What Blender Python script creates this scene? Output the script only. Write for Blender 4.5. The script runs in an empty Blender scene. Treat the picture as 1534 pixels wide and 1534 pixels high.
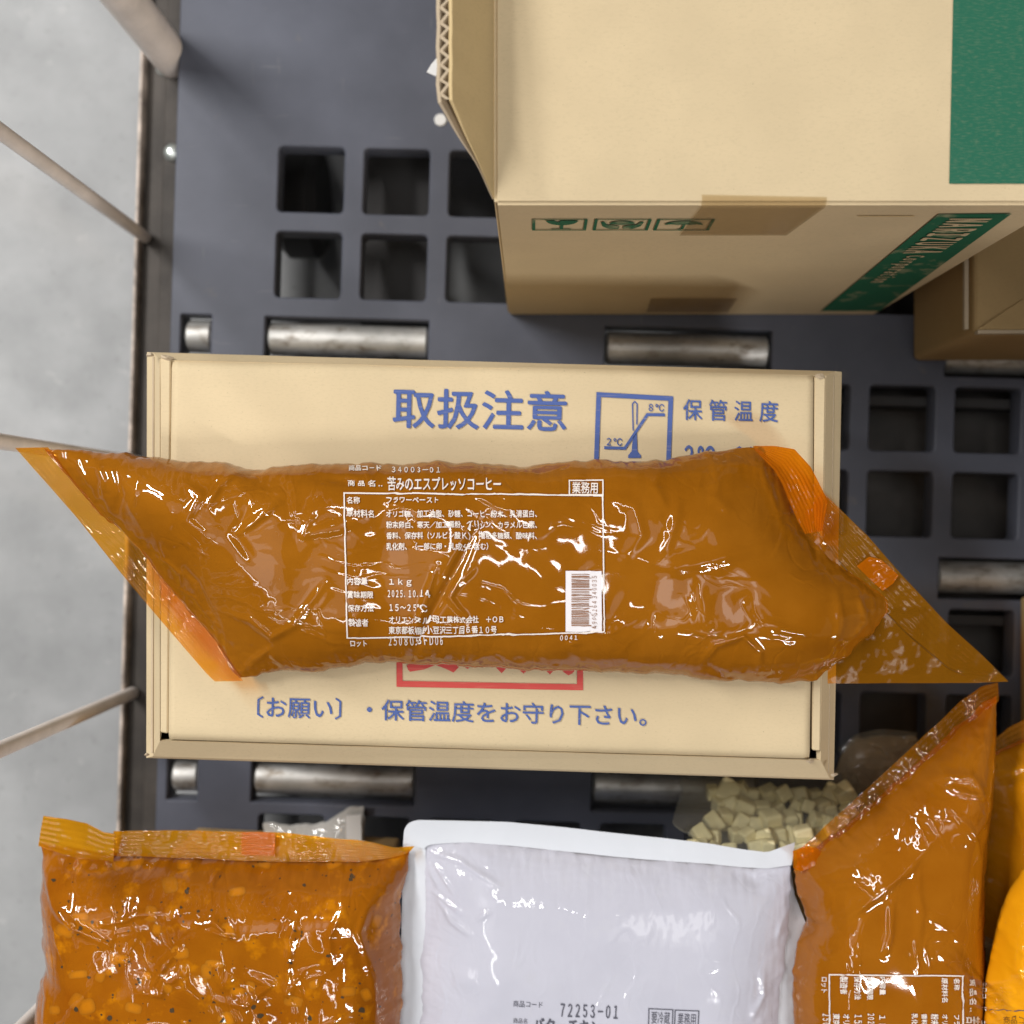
import bpy, bmesh, math, random
import numpy as np
from mathutils import Vector, Matrix
from mathutils.bvhtree import BVHTree

random.seed(7)
scene = bpy.context.scene
COL = scene.collection

# ------------------------------------------------------------------ camera
CAM_Z, FPX, CX, CY, SRC = 0.80, 1680.0, 800.0, 780.0, 1534.0
cam_d = bpy.data.cameras.new("camera")
cam_d.sensor_width = 36.0
cam_d.lens = 36.0 * FPX / SRC
cam_d.shift_x = (767.0 - CX) / SRC
cam_d.shift_y = (CY - 767.0) / SRC
cam_d.clip_start = 0.02
cam_d.clip_end = 50
cam_d.dof.use_dof = True
cam_d.dof.focus_distance = 0.58
cam_d.dof.aperture_fstop = 5.6
cam = bpy.data.objects.new("camera", cam_d)
cam.location = (0, 0, CAM_Z)
COL.objects.link(cam)
scene.camera = cam

# ------------------------------------------------------------------ world, lamps, exposure
world = bpy.data.worlds.new("World")
scene.world = world
world.use_nodes = True
bg = world.node_tree.nodes["Background"]
bg.inputs[0].default_value = (0.93, 0.96, 1.0, 1)
bg.inputs[1].default_value = 0.024


def area_lamp(name, loc, target, sx, sy, power, col=(1, 0.985, 0.96), rot=0.0):
    l = bpy.data.lights.new(name, 'AREA')
    l.shape = 'RECTANGLE'
    l.size, l.size_y = sx, sy
    l.energy = power
    l.color = col
    o = bpy.data.objects.new(name, l)
    o.location = loc
    d = Vector(target) - Vector(loc)
    o.rotation_euler = (d.to_track_quat('-Z', 'Y').to_matrix() @ Matrix.Rotation(rot, 3, 'Z')).to_euler()
    COL.objects.link(o)
    return o


area_lamp("ceiling_lamp", (-1.45, 1.0, 1.8), (0, 0, 0.1), 1.3, 0.09, 60, rot=0.9)
area_lamp("ceiling_lamp", (1.12, -1.58, 2.2), (0, 0, 0.1), 0.07, 1.1, 35, rot=0.5)
area_lamp("ceiling_lamp", (-0.32, 0.42, 2.6), (0, 0, 0.1), 0.055, 1.3, 9.5)
area_lamp("ceiling_lamp", (-0.75, -0.85, 2.5), (0, 0, 0.1), 1.2, 0.035, 4)
for px_, py_, w_, h_, e_ in ((0.47, -0.22, 1.0, 0.42, 0.9), (0.45, -0.22, 0.6, 0.2, 0.75), (-0.78, -0.2, 1.25, 0.85, 1.6), (-0.80, -0.22, 0.6, 0.4, 0.75)):  # unseen lamps added to lay soft hazy reflections on the film
    area_lamp("haze_lamp", (px_, py_, 2.3 + 0.05 * w_), (0, 0, 0.1), w_, h_, e_).data.shape = 'ELLIPSE'

scene.view_settings.view_transform = 'Standard'
scene.view_settings.look = 'None'
scene.view_settings.exposure = 0.0
scene.view_settings.gamma = 1.0
try:
    scene.cycles.use_denoising = True
    scene.cycles.max_bounces = 10
    scene.cycles.transparent_max_bounces = 16
    scene.cycles.sample_clamp_indirect = 6
except Exception:
    pass

# ------------------------------------------------------------------ helpers


def P(px, py, z):
    d = CAM_Z - z
    return ((px - CX) * d / FPX, (CY - py) * d / FPX, z)


def new_mat(name):
    m = bpy.data.materials.new(name)
    m.use_nodes = True
    nt = m.node_tree
    return m, nt, nt.nodes["Principled BSDF"]


def N(nt, t, **kw):
    n = nt.nodes.new(t)
    for k, v in kw.items():
        setattr(n, k, v)
    return n


def noise_mix(nt, c1, c2, scale, detail=4, lo=0.35, hi=0.65, vec=None, rough=0.6):
    n = N(nt, 'ShaderNodeTexNoise')
    n.inputs['Scale'].default_value = scale
    n.inputs['Detail'].default_value = detail
    n.inputs['Roughness'].default_value = rough
    if vec is not None:
        nt.links.new(vec, n.inputs['Vector'])
    r = N(nt, 'ShaderNodeMapRange')
    r.inputs[1].default_value = lo
    r.inputs[2].default_value = hi
    nt.links.new(n.outputs['Fac'], r.inputs[0])
    m = N(nt, 'ShaderNodeMix', data_type='RGBA')
    for i, c in ((6, c1), (7, c2)):
        if hasattr(c, 'links'):
            nt.links.new(c, m.inputs[i])
        else:
            m.inputs[i].default_value = (*c, 1)
    nt.links.new(r.outputs[0], m.inputs[0])
    return m.outputs[2], n.outputs['Fac']


def obj_coord(nt, scale=(1, 1, 1), rot=(0, 0, 0)):
    t = N(nt, 'ShaderNodeTexCoord')
    mp = N(nt, 'ShaderNodeMapping')
    mp.inputs['Scale'].default_value = scale
    mp.inputs['Rotation'].default_value = rot
    nt.links.new(t.outputs['Object'], mp.inputs['Vector'])
    return mp.outputs[0]


def bump(nt, fac, bsdf, strength, dist, coat=False):
    b = N(nt, 'ShaderNodeBump')
    b.inputs['Strength'].default_value = strength
    b.inputs['Distance'].default_value = dist
    nt.links.new(fac, b.inputs['Height'])
    nt.links.new(b.outputs[0], bsdf.inputs['Normal'])
    if coat:
        nt.links.new(b.outputs[0], bsdf.inputs['Coat Normal'])


def kraft(name, base, var=0.045, rough=0.75):
    m, nt, b = new_mat(name)
    v = obj_coord(nt)
    c2 = tuple(x * (1 - var) for x in base)
    c3 = tuple(x * (1 + var * 0.6) for x in base)
    a, _ = noise_mix(nt, c2, c3, 18, 3, vec=v)
    fibre = obj_coord(nt, (420, 1000, 420))
    a2, f2 = noise_mix(nt, a, tuple(x * 0.90 for x in base), 1.0, 3, 0.50, 0.85, vec=fibre)
    speck, _ = noise_mix(nt, a2, tuple(x * 0.45 for x in base), 900, 2, 0.70, 0.80, vec=v)
    nt.links.new(speck, b.inputs['Base Color'])
    b.inputs['Roughness'].default_value = rough
    b.inputs['Specular IOR Level'].default_value = 0.25
    bump(nt, f2, b, 0.12, 0.0004)
    return m


def paste(name, c1, c2, coat_rough=0.045, scale=26, spec=None, seeds=None, wave=0.022):
    """glossy film shrunk onto an opaque filling"""
    m, nt, b = new_mat(name)
    v = obj_coord(nt)
    a, _ = noise_mix(nt, c1, c2, scale, 4, 0.3, 0.7, vec=v)
    if spec:
        a, _ = noise_mix(nt, a, spec, 75, 3, 0.57, 0.74, vec=v)
    if seeds:
        a, _ = noise_mix(nt, a, seeds, 330, 2, 0.69, 0.73, vec=v)
    nt.links.new(a, b.inputs['Base Color'])
    b.inputs['Roughness'].default_value = 0.6
    b.inputs['Specular IOR Level'].default_value = 0.0
    b.inputs['Coat Weight'].default_value = 1.0
    b.inputs['Coat Roughness'].default_value = coat_rough
    b.inputs['Coat IOR'].default_value = 1.5
    n = N(nt, 'ShaderNodeTexNoise')
    n.inputs['Scale'].default_value = 160
    n.inputs['Detail'].default_value = 3
    nt.links.new(v, n.inputs['Vector'])
    bump(nt, n.outputs['Fac'], b, wave, 0.0012, coat=True)
    return m


def film(name, tint, body, body_mix=0.2, rough=0.035, ior=1.5):
    m = bpy.data.materials.new(name)
    m.use_nodes = True
    nt = m.node_tree
    nt.nodes.clear()
    out = N(nt, 'ShaderNodeOutputMaterial')
    tr = N(nt, 'ShaderNodeBsdfTransparent')
    tr.inputs[0].default_value = (*tint, 1)
    di = N(nt, 'ShaderNodeBsdfDiffuse')
    di.inputs[0].default_value = (*body, 1)
    mx = N(nt, 'ShaderNodeMixShader')
    mx.inputs[0].default_value = body_mix
    nt.links.new(tr.outputs[0], mx.inputs[1])
    nt.links.new(di.outputs[0], mx.inputs[2])
    gl = N(nt, 'ShaderNodeBsdfGlossy')
    gl.inputs['Roughness'].default_value = rough
    fr = N(nt, 'ShaderNodeFresnel')
    ge = N(nt, 'ShaderNodeNewGeometry')     # same sheen from either side of the sheet
    mr = N(nt, 'ShaderNodeMapRange')
    mr.inputs[3].default_value = ior
    mr.inputs[4].default_value = 1.0 / ior
    nt.links.new(ge.outputs['Backfacing'], mr.inputs[0])
    nt.links.new(mr.outputs[0], fr.inputs[0])
    no = N(nt, 'ShaderNodeTexNoise')
    no.inputs['Scale'].default_value = 220
    no.inputs['Detail'].default_value = 3
    nt.links.new(obj_coord(nt), no.inputs['Vector'])
    bp = N(nt, 'ShaderNodeBump')
    bp.inputs['Strength'].default_value = 0.05
    bp.inputs['Distance'].default_value = 0.001
    nt.links.new(no.outputs['Fac'], bp.inputs['Height'])
    nt.links.new(bp.outputs[0], gl.inputs['Normal'])
    m2 = N(nt, 'ShaderNodeMixShader')
    nt.links.new(fr.outputs[0], m2.inputs[0])
    nt.links.new(mx.outputs[0], m2.inputs[1])
    nt.links.new(gl.outputs[0], m2.inputs[2])
    nt.links.new(m2.outputs[0], out.inputs[0])
    return m


def plain(name, col, rough=0.6, metal=0.0, spec=0.5, var=0.0, scale=30, bumpy=0.0):
    m, nt, b = new_mat(name)
    if var:
        a, f = noise_mix(nt, tuple(x * (1 - var) for x in col), tuple(min(1, x * (1 + var)) for x in col), scale, 5,
                         vec=obj_coord(nt))
        nt.links.new(a, b.inputs['Base Color'])
        if bumpy:
            bump(nt, f, b, bumpy, 0.001)
    else:
        b.inputs['Base Color'].default_value = (*col, 1)
    b.inputs['Roughness'].default_value = rough
    b.inputs['Metallic'].default_value = metal
    b.inputs['Specular IOR Level'].default_value = spec
    return m


KRAFT = kraft("kraft_board", (0.625, 0.498, 0.312))
KRAFT_IN = kraft("kraft_inner", (0.63, 0.475, 0.25))
KRAFT_EDGE = kraft("kraft_cut_edge", (0.50, 0.40, 0.28))
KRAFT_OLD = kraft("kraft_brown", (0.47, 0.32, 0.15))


def print_mat(name, col, wear=0.25, kr=(0.625, 0.498, 0.312), scale=(60, 700, 60), lo=0.56, hi=0.72):
    m, nt, b = new_mat(name)
    v = obj_coord(nt, scale)
    mixc = tuple(c * (1 - wear) + k * wear for c, k in zip(col, kr))
    a, _ = noise_mix(nt, col, mixc, 1.0, 4, lo, hi, vec=v)
    nt.links.new(a, b.inputs['Base Color'])
    b.inputs['Roughness'].default_value = 0.7
    b.inputs['Specular IOR Level'].default_value = 0.25
    return m


BLUE = print_mat("blue_ink", (0.075, 0.12, 0.33), 0.22)
RED = print_mat("red_ink", (0.58, 0.075, 0.065), 0.15)
GREEN = print_mat("green_ink", (0.018, 0.125, 0.065), 0.5)
GREEN_DRY = print_mat("worn_green_ink", (0.020, 0.128, 0.076), 0.16, scale=(300, 1500, 300), lo=0.50, hi=0.85)
WHITE_INK = plain("white_ink", (0.80, 0.72, 0.66), 0.5)
BAR_INK = plain("barcode_gap", (0.26, 0.10, 0.03), 0.5)
GREY_INK = plain("grey_ink", (0.08, 0.08, 0.11), 0.5)
LABEL_WHITE = plain("label_white", (0.78, 0.74, 0.76), 0.4)

DECK = plain("deck_plastic", (0.086, 0.092, 0.119), 0.45, spec=0.26, var=0.16, scale=9, bumpy=0.08)
STEEL = plain("roller_steel", (0.52, 0.51, 0.49), 0.5, 0.7, var=0.22, scale=26, bumpy=0.05)
FRAME = plain("frame_paint", (0.062, 0.053, 0.046), 0.6, spec=0.25, var=0.3, scale=22)
FRAME_EDGE = plain("worn_frame_lip", (0.50, 0.42, 0.36), 0.6, var=0.45, scale=60)
nt = DECK.node_tree
pb = nt.nodes["Principled BSDF"]
src = pb.inputs['Base Color'].links[0].from_socket
for sc_, lo_, c_ in (((14, 150, 14), 0.66, (0.17, 0.175, 0.19)), ((170, 18, 14), 0.68, (0.15, 0.155, 0.17)), ((40, 40, 40), 0.66, (0.13, 0.125, 0.125))):
    src, _ = noise_mix(nt, src, c_, 1.0, 4, lo_, lo_ + 0.12, vec=obj_coord(nt, sc_, (0, 0, 0.3)))
nt.links.new(src, pb.inputs['Base Color'])
nt = STEEL.node_tree
pb = nt.nodes["Principled BSDF"]
src = pb.inputs['Base Color'].links[0].from_socket
src, _ = noise_mix(nt, src, (0.20, 0.16, 0.12), 1.0, 4, 0.52, 0.75, vec=obj_coord(nt, (70, 140, 140)))
nt.links.new(src, pb.inputs['Base Color'])
ROD = plain("beige_paint", (0.84, 0.75, 0.69), 0.4, var=0.1, scale=40)
ZINC = plain("zinc_bolt", (0.62, 0.66, 0.63), 0.3, 0.8)
PLUG = plain("white_plastic", (0.75, 0.74, 0.73), 0.4)
UNDER = plain("under_frame", (0.03, 0.028, 0.028), 0.7)

PASTE1 = paste("coffee_paste", (0.255, 0.084, 0.0030), (0.31, 0.108, 0.006))
PASTE2 = paste("coffee_paste_warm", (0.29, 0.088, 0.0030), (0.35, 0.118, 0.006))
PASTE3 = paste("vegetable_filling", (0.27, 0.074, 0.0025), (0.37, 0.118, 0.004), spec=(0.55, 0.19, 0.003),
               seeds=(0.05, 0.035, 0.02), wave=0.06)
PASTE4 = paste("orange_filling", (0.50, 0.17, 0.003), (0.62, 0.24, 0.005))
PASTE5 = paste("bright_sauce", (0.82, 0.32, 0.004), (0.88, 0.38, 0.008), wave=0.04)
WHITE_BODY = paste("white_pouch_film", (0.52, 0.52, 0.60), (0.56, 0.56, 0.64), coat_rough=0.06, spec=(0.545, 0.545, 0.615), wave=0.012)
WHITE_SEAL = plain("white_seal", (0.62, 0.645, 0.70), 0.4, spec=0.4)
AMBER = film("amber_film", (0.95, 0.47, 0.05), (0.56, 0.21, 0.008), 0.28)
AMBER_DEEP = film("double_amber_film", (0.80, 0.30, 0.010), (0.66, 0.18, 0.003), 0.45)
AMBER_YEL = film("yellow_amber_film", (0.90, 0.44, 0.02), (0.60, 0.24, 0.005), 0.50)
CLEAR = film("clear_film", (0.90, 0.91, 0.88), (0.7, 0.7, 0.62), 0.14, 0.04)
TAPE = film("packing_tape", (0.93, 0.87, 0.76), (0.30, 0.21, 0.11), 0.14, 0.15)


def link(o, parent=None):
    COL.objects.link(o)
    if parent is not None:
        o.parent = parent
        o.matrix_parent_inverse = Matrix.Translation(-Vector(parent.location))
    return o


def mesh_np(name, V, F, mat, parent=None, smooth=True):
    """V (n,3) array, F (m,k) int array"""
    V = np.asarray(V, dtype=np.float32)
    F = np.asarray(F, dtype=np.int32)
    k = F.shape[1]
    me = bpy.data.meshes.new(name)
    me.vertices.add(len(V))
    me.vertices.foreach_set('co', V.ravel())
    me.loops.add(F.size)
    me.loops.foreach_set('vertex_index', F.ravel())
    me.polygons.add(len(F))
    me.polygons.foreach_set('loop_start', np.arange(0, F.size, k, dtype=np.int32))
    me.polygons.foreach_set('loop_total', np.full(len(F), k, dtype=np.int32))
    me.polygons.foreach_set('use_smooth', np.full(len(F), smooth))
    me.update(calc_edges=True)
    me.validate()
    me.materials.append(mat)
    return link(bpy.data.objects.new(name, me), parent)


def mesh_py(name, V, F, mat, parent=None, smooth=False):
    me = bpy.data.meshes.new(name)
    me.from_pydata([tuple(v) for v in V], [], F)
    me.update()
    if smooth:
        for p in me.polygons:
            p.use_smooth = True
    me.materials.append(mat)
    return link(bpy.data.objects.new(name, me), parent)


def bm_obj(name, bm, mat, parent=None, smooth=False):
    me = bpy.data.meshes.new(name)
    bmesh.ops.recalc_face_normals(bm, faces=bm.faces)
    bm.to_mesh(me)
    bm.free()
    if smooth:
        for p in me.polygons:
            p.use_smooth = True
    me.materials.append(mat)
    return link(bpy.data.objects.new(name, me), parent)


def thing(name, label, cat, loc, group=None):
    o = bpy.data.objects.new(name, None)
    o.empty_display_size = 0.02
    o.location = loc
    COL.objects.link(o)
    o['label'] = label
    o['category'] = cat
    if group:
        o['group'] = group
    return o


def tag(o, label, cat, group=None):
    o['label'] = label
    o['category'] = cat
    if group:
        o['group'] = group
    return o


def prism(name, top, bot, mat, parent=None, bev=0.0, seg=2, smooth=False):
    """closed solid between two rings of the same length"""
    bm = bmesh.new()
    a = [bm.verts.new(p) for p in top]
    b = [bm.verts.new(p) for p in bot]
    n = len(a)
    bm.faces.new(a)
    bm.faces.new(b[::-1])
    for i in range(n):
        j = (i + 1) % n
        bm.faces.new((a[j], a[i], b[i], b[j]))
    if bev:
        bmesh.ops.bevel(bm, geom=list(bm.edges), offset=bev, segments=seg, affect='EDGES', profile=0.5)
    return bm_obj(name, bm, mat, parent, smooth)


def boxm(name, x0, x1, y0, y1, z0, z1, mat, parent=None, bev=0.0, seg=2):
    t = [(x0, y0, z1), (x1, y0, z1), (x1, y1, z1), (x0, y1, z1)]
    b = [(x, y, z0) for x, y, _ in t]
    return prism(name, t, b, mat, parent, bev, seg)


def tube(name, p0, p1, r, mat, parent=None, n=20, caps=True):
    p0, p1 = Vector(p0), Vector(p1)
    q = (p1 - p0).to_track_quat('Z', 'Y')
    bm = bmesh.new()
    rings = []
    rr = [(0.0, r * 0.82), (r * 0.18, r), (1.0, r), (1.0, r * 0.82)]
    L = (p1 - p0).length
    zs = [(0, r * 0.85), (r * 0.15, r), (L - r * 0.15, r), (L, r * 0.85)]
    for z, rad in zs:
        rings.append([bm.verts.new(p0 + q @ Vector((rad * math.cos(2 * math.pi * i / n), rad * math.sin(2 * math.pi * i / n), z)))
                      for i in range(n)])
    for a, b in zip(rings, rings[1:]):
        for i in range(n):
            j = (i + 1) % n
            bm.faces.new((a[i], a[j], b[j], b[i]))
    c0, c1 = bm.faces.new(rings[0][::-1]), bm.faces.new(rings[-1])
    bm.faces.ensure_lookup_table()
    ends = {c0.index, c1.index}
    for e in c0.edges[:] + c1.edges[:]:
        e.smooth = False
    for e in bm.edges:
        a = {v for v in e.verts}
        if a <= set(rings[1]) or a <= set(rings[2]):
            e.smooth = False
    return bm_obj(name, bm, mat, parent, True)


# ------------------------------------------------------------------ numpy noise
_perm = np.random.RandomState(3).permutation(4096)


def _h(ix, iy, s):
    return _perm[(_perm[(ix + s * 131) & 4095] + iy) & 4095]


def gnoise(x, y, s=0):
    x0 = np.floor(x).astype(int)
    y0 = np.floor(y).astype(int)
    fx, fy = x - x0, y - y0
    u = fx * fx * fx * (fx * (fx * 6 - 15) + 10)
    v = fy * fy * fy * (fy * (fy * 6 - 15) + 10)

    def g(i, j):
        a = _h(x0 + i, y0 + j, s) * (2 * math.pi / 4096)
        return np.cos(a) * (fx - i) + np.sin(a) * (fy - j)
    a = g(0, 0) * (1 - u) + g(1, 0) * u
    b = g(0, 1) * (1 - u) + g(1, 1) * u
    return (a * (1 - v) + b * v) * 1.5


def ridged(x, y, s=0):
    return 1 - np.abs(gnoise(x, y, s))


def worley(x, y, s=0):
    x0 = np.floor(x).astype(int)
    y0 = np.floor(y).astype(int)
    f1 = np.full(x.shape, 9.0)
    f2 = np.full(x.shape, 9.0)
    tilt = np.zeros(x.shape)
    for i in (-1, 0, 1):
        for j in (-1, 0, 1):
            hx = _h(x0 + i, y0 + j, s) / 4096.0
            hy = _h(x0 + i, y0 + j, s + 7) / 4096.0
            an = _h(x0 + i, y0 + j, s + 13) / 4096.0 * 2 * math.pi
            dx, dy = x - (x0 + i + hx), y - (y0 + j + hy)
            d = np.hypot(dx, dy)
            t = dx * np.cos(an) + dy * np.sin(an)
            nearer = d < f1
            f2 = np.where(nearer, f1, np.minimum(f2, d))
            tilt = np.where(nearer, t, tilt)
            f1 = np.where(nearer, d, f1)
    return f1, f2, tilt


def sstep(a, b, x):
    t = np.clip((x - a) / (b - a), 0, 1)
    return t * t * (3 - 2 * t)


def spline(pts, n):
    """resample a polyline by arc length with gentle smoothing"""
    p = np.asarray(pts, float)
    d = np.r_[0, np.cumsum(np.hypot(*np.diff(p, axis=0).T))]
    t = np.linspace(0, d[-1], n)
    k = np.stack([np.interp(t, d, p[:, 0]), np.interp(t, d, p[:, 1])], 1)
    w = max(1, n // 110)
    for _ in range(2):
        q = k.copy()
        q[w:-w] = (k[:-2 * w] + 2 * k[w:-w] + k[2 * w:]) / 4
        k = q
    return k


def coons(T, B, L, R, nu, nv):
    T, B, L, R = spline(T, nu), spline(B, nu), spline(L, nv), spline(R, nv)
    u = np.linspace(0, 1, nu)[None, :, None]
    v = np.linspace(0, 1, nv)[:, None, None]
    S = (1 - v) * T[None] + v * B[None] + (1 - u) * L[:, None] + u * R[:, None]
    S -= (1 - u) * (1 - v) * T[0] + u * (1 - v) * T[-1] + (1 - u) * v * B[0] + u * v * B[-1]
    return S, u[..., 0], v[..., 0]


def grid_faces(nu, nv, off=0):
    i = np.arange(nu - 1)[None, :] + np.arange(nv - 1)[:, None] * nu
    i = i.ravel() + off
    return np.stack([i, i + nu, i + nu + 1, i + 1], 1)


def seg_dist(X, Y, pts):
    """distance to a polyline and position along it (0..1)"""
    best = np.full(X.shape, 1e9)
    along = np.zeros(X.shape)
    n = len(pts) - 1
    for k in range(n):
        ax, ay = pts[k]
        bx, by = pts[k + 1]
        vx, vy = bx - ax, by - ay
        t = np.clip(((X - ax) * vx + (Y - ay) * vy) / (vx * vx + vy * vy), 0, 1)
        d = np.hypot(X - ax - t * vx, Y - ay - t * vy)
        m = d < best
        best = np.where(m, d, best)
        along = np.where(m, (k + t) / n, along)
    return best, along


def bag_body(name, parent, sides, z0, thick, eq, nu, nv, mat, seed, lump=1.0, fold=1.0, edge=1.0, creases=(), rad=(0.028, 0.045),
             fold_mask=None):
    """pillow of film and filling: top and underside meet at the outline height eq"""
    S, u, v = coons(*sides, nu, nv)
    PX, PY = S[..., 0], S[..., 1]
    d = CAM_Z - eq
    rimw = np.exp(-np.minimum(np.minimum(u, 1 - u) * 14, np.minimum(v, 1 - v) * 9) * 2.0)
    ja = 3.2 * gnoise(PX / 34, PY / 34, seed + 30) + 1.5 * gnoise(PX / 13, PY / 13, seed + 31)
    jb = 3.2 * gnoise(PX / 34, PY / 34, seed + 32) + 1.5 * gnoise(PX / 13, PY / 13, seed + 33)
    PX, PY = PX + ja * rimw, PY + jb * rimw
    X, Y = (PX - CX) * d / FPX, (CY - PY) * d / FPX
    lu = np.hypot(*(np.asarray(sides[0][-1]) - np.asarray(sides[0][0]))) * d / FPX
    lv = np.hypot(*(np.asarray(sides[2][-1]) - np.asarray(sides[2][0]))) * d / FPX
    eu = np.minimum(u, 1 - u) * lu + np.zeros_like(X)
    ev = np.minimum(v, 1 - v) * lv + np.zeros_like(X)
    pu = np.clip(eu / rad[0], 0, 1)
    pv = np.clip(ev / rad[1], 0, 1)
    prof = np.clip(1 - (1 - pu) ** 2.1, 0, 1) ** 0.9 * np.clip(1 - (1 - pv) ** 2.2, 0, 1) ** 0.62
    dist = np.minimum(eu, ev)
    mm = 1000.0
    x, y = X * mm, Y * mm
    wx = x + 9 * gnoise(x / 24, y / 24, seed + 1) + 1.2 * gnoise(x / 7, y / 7, seed + 2)
    wy = y + 9 * gnoise(x / 24 + 9, y / 24, seed + 3) + 1.2 * gnoise(x / 7 + 5, y / 7, seed + 4)
    w = lump * (1.5 * gnoise(x / 42, y / 42, seed) + 0.5 * gnoise(x / 17, y / 17, seed + 5))
    mask = sstep(-0.12, 0.35, gnoise(x / 36, y / 36, seed + 6))
    near = np.exp(-(dist * mm) / 13.0)
    if fold_mask is not None:
        mask = mask * fold_mask(PX, PY)
    # faceted crumple of the film
    f1, f2, t1 = worley(wx / 26, wy / 26, seed + 8)
    rim = sstep(0.0, 0.42, f2 - f1)
    w += fold * (0.25 + 0.75 * mask) * (1.0 * t1 * rim - 0.12 * (1 - rim))
    f1, f2, t2 = worley(wx / 11 + 3, wy / 11, seed + 9)
    rim2 = sstep(0.0, 0.5, f2 - f1)
    w += fold * (0.07 * mask + 0.55 * near * edge) * (0.9 * t2 * rim2 - 0.30 * (1 - rim2))
    # sharp creases
    r1 = ridged(wx / 33, wy / 33, seed + 10)
    w += fold * mask * 0.30 * sstep(0.90, 1.0, r1)
    r2 = ridged(wx / 15, wy / 15, seed + 11)
    w -= fold * (0.18 * mask + 0.5 * near * edge) * sstep(0.90, 1.0, r2)
    # gathers running in from the seals
    w += edge * 0.55 * near * gnoise(x / 3.6, y / 16, seed + 12) + edge * 0.4 * near * gnoise(x / 12, y / 3.4, seed + 14)
    ten = np.abs(gnoise(wx / 60 + 0.5 * wy / 60, wy / 14, seed + 16)) if lu > lv else np.abs(gnoise(wx / 14, wy / 60 + 0.5 * wx / 60, seed + 16))
    w += fold * 0.55 * (0.25 + 0.75 * mask) * (1 - sstep(0.0, 0.22, ten))
    for pts, wid, amp in creases:
        ds, al = seg_dist(PX, PY, pts)
        ds = ds + 2.2 * gnoise(PX / 45, PY / 45, seed + 20)
        taper = np.sin(np.pi * np.clip(al * 0.94 + 0.03, 0, 1)) ** 0.6
        w += amp * taper * np.exp(-(ds / wid) ** 2)
    soft = sstep(0.0, 0.0055, dist)
    top = eq + (z0 + thick - eq) * prof + w / mm * (0.12 + 0.88 * soft)
    top = np.maximum(top, eq - 0.0015)
    bot = eq - 0.0016 - (eq - z0 - 0.0016) * np.clip(prof * 1.5, 0, 1)
    V = np.concatenate([np.stack([X, Y, top], -1).reshape(-1, 3), np.stack([X, Y, bot], -1).reshape(-1, 3)])
    n = nu * nv
    Ft = grid_faces(nu, nv)
    Fb = grid_faces(nu, nv, n)[:, ::-1]
    loop = np.concatenate([np.arange(nu), np.arange(1, nv) * nu + nu - 1, (nv - 1) * nu + np.arange(nu - 2, -1, -1),
                           np.arange(nv - 2, 0, -1) * nu])
    nx = np.roll(loop, -1)
    Fs = np.stack([loop, nx, nx + n, loop + n], 1)
    o = mesh_np(name, V, np.concatenate([Ft, Fb, Fs]), mat, parent)
    bvh = BVHTree.FromPolygons(V[:n].tolist(), Ft.tolist())
    return o, bvh


def film_strip(name, parent, outer, inner, zo, zi, mat, nu, nv, seed, ribs=0, rib_h=0.0003, wave=0.0012, wl=0.02):
    A, B = spline(outer, nu), spline(inner, nu)
    t = np.linspace(0, 1, nv)[:, None, None]
    S = A[None] * (1 - t) + B[None] * t
    tt = t[..., 0]
    z = zo * (1 - tt) + zi * tt + np.zeros((nv, nu))
    d = CAM_Z - z
    X, Y = (S[..., 0] - CX) * d / FPX, (CY - S[..., 1]) * d / FPX
    z = z + wave * gnoise(X / wl, Y / wl, seed) + wave * 0.28 * gnoise(X / (wl * 0.35), Y / (wl * 0.35), seed + 1)
    z = z + wave * 0.10 * gnoise(X / (wl * 0.16), Y / (wl * 0.16), seed + 2)
    if ribs:      # crimped heat seal: straight facets, their pitch of slope wandering along the seal
        width = float(np.mean(np.hypot(X[-1] - X[0], Y[-1] - Y[0])))
        slope = 0.25 * (0.78 + 0.75 * gnoise(X / 0.018, Y / 0.018, seed + 3))
        ph = tt * ribs + 0.16 * gnoise(X / 0.03, Y / 0.03, seed + 4) + 0.05 * gnoise(X / 0.006, Y / 0.006, seed + 5)
        tri = 2 / math.pi * np.arcsin(0.985 * np.sin(ph * 2 * math.pi))
        z = z + slope * width / ribs / 4 * tri * (rib_h / 0.00045)
    V = np.stack([X, Y, z], -1).reshape(-1, 3)
    return mesh_np(name, V, grid_faces(nu, nv), mat, parent)


# ------------------------------------------------------------------ lettering
FULL = {chr(c): chr(c + 0xFEE0) for c in range(0x21, 0x7f)}


def glyphs(s, bold=0.0, res=2):
    s = ''.join(FULL.get(c, c) for c in s)
    c = bpy.data.curves.new('t', 'FONT')
    c.body = s
    c.resolution_u = res
    o = bpy.data.objects.new('t', c)
    me = bpy.data.meshes.new_from_object(o)
    V = np.array([v.co[:2] for v in me.vertices], float)
    F = [tuple(p.vertices) for p in me.polygons]
    bpy.data.objects.remove(o)
    bpy.data.curves.remove(c)
    bpy.data.meshes.remove(me)
    lo, hi = V.min(0), V.max(0)
    V = (V - lo) / (hi - lo)
    V[:, 1] = 1 - V[:, 1]
    return V, F


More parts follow.
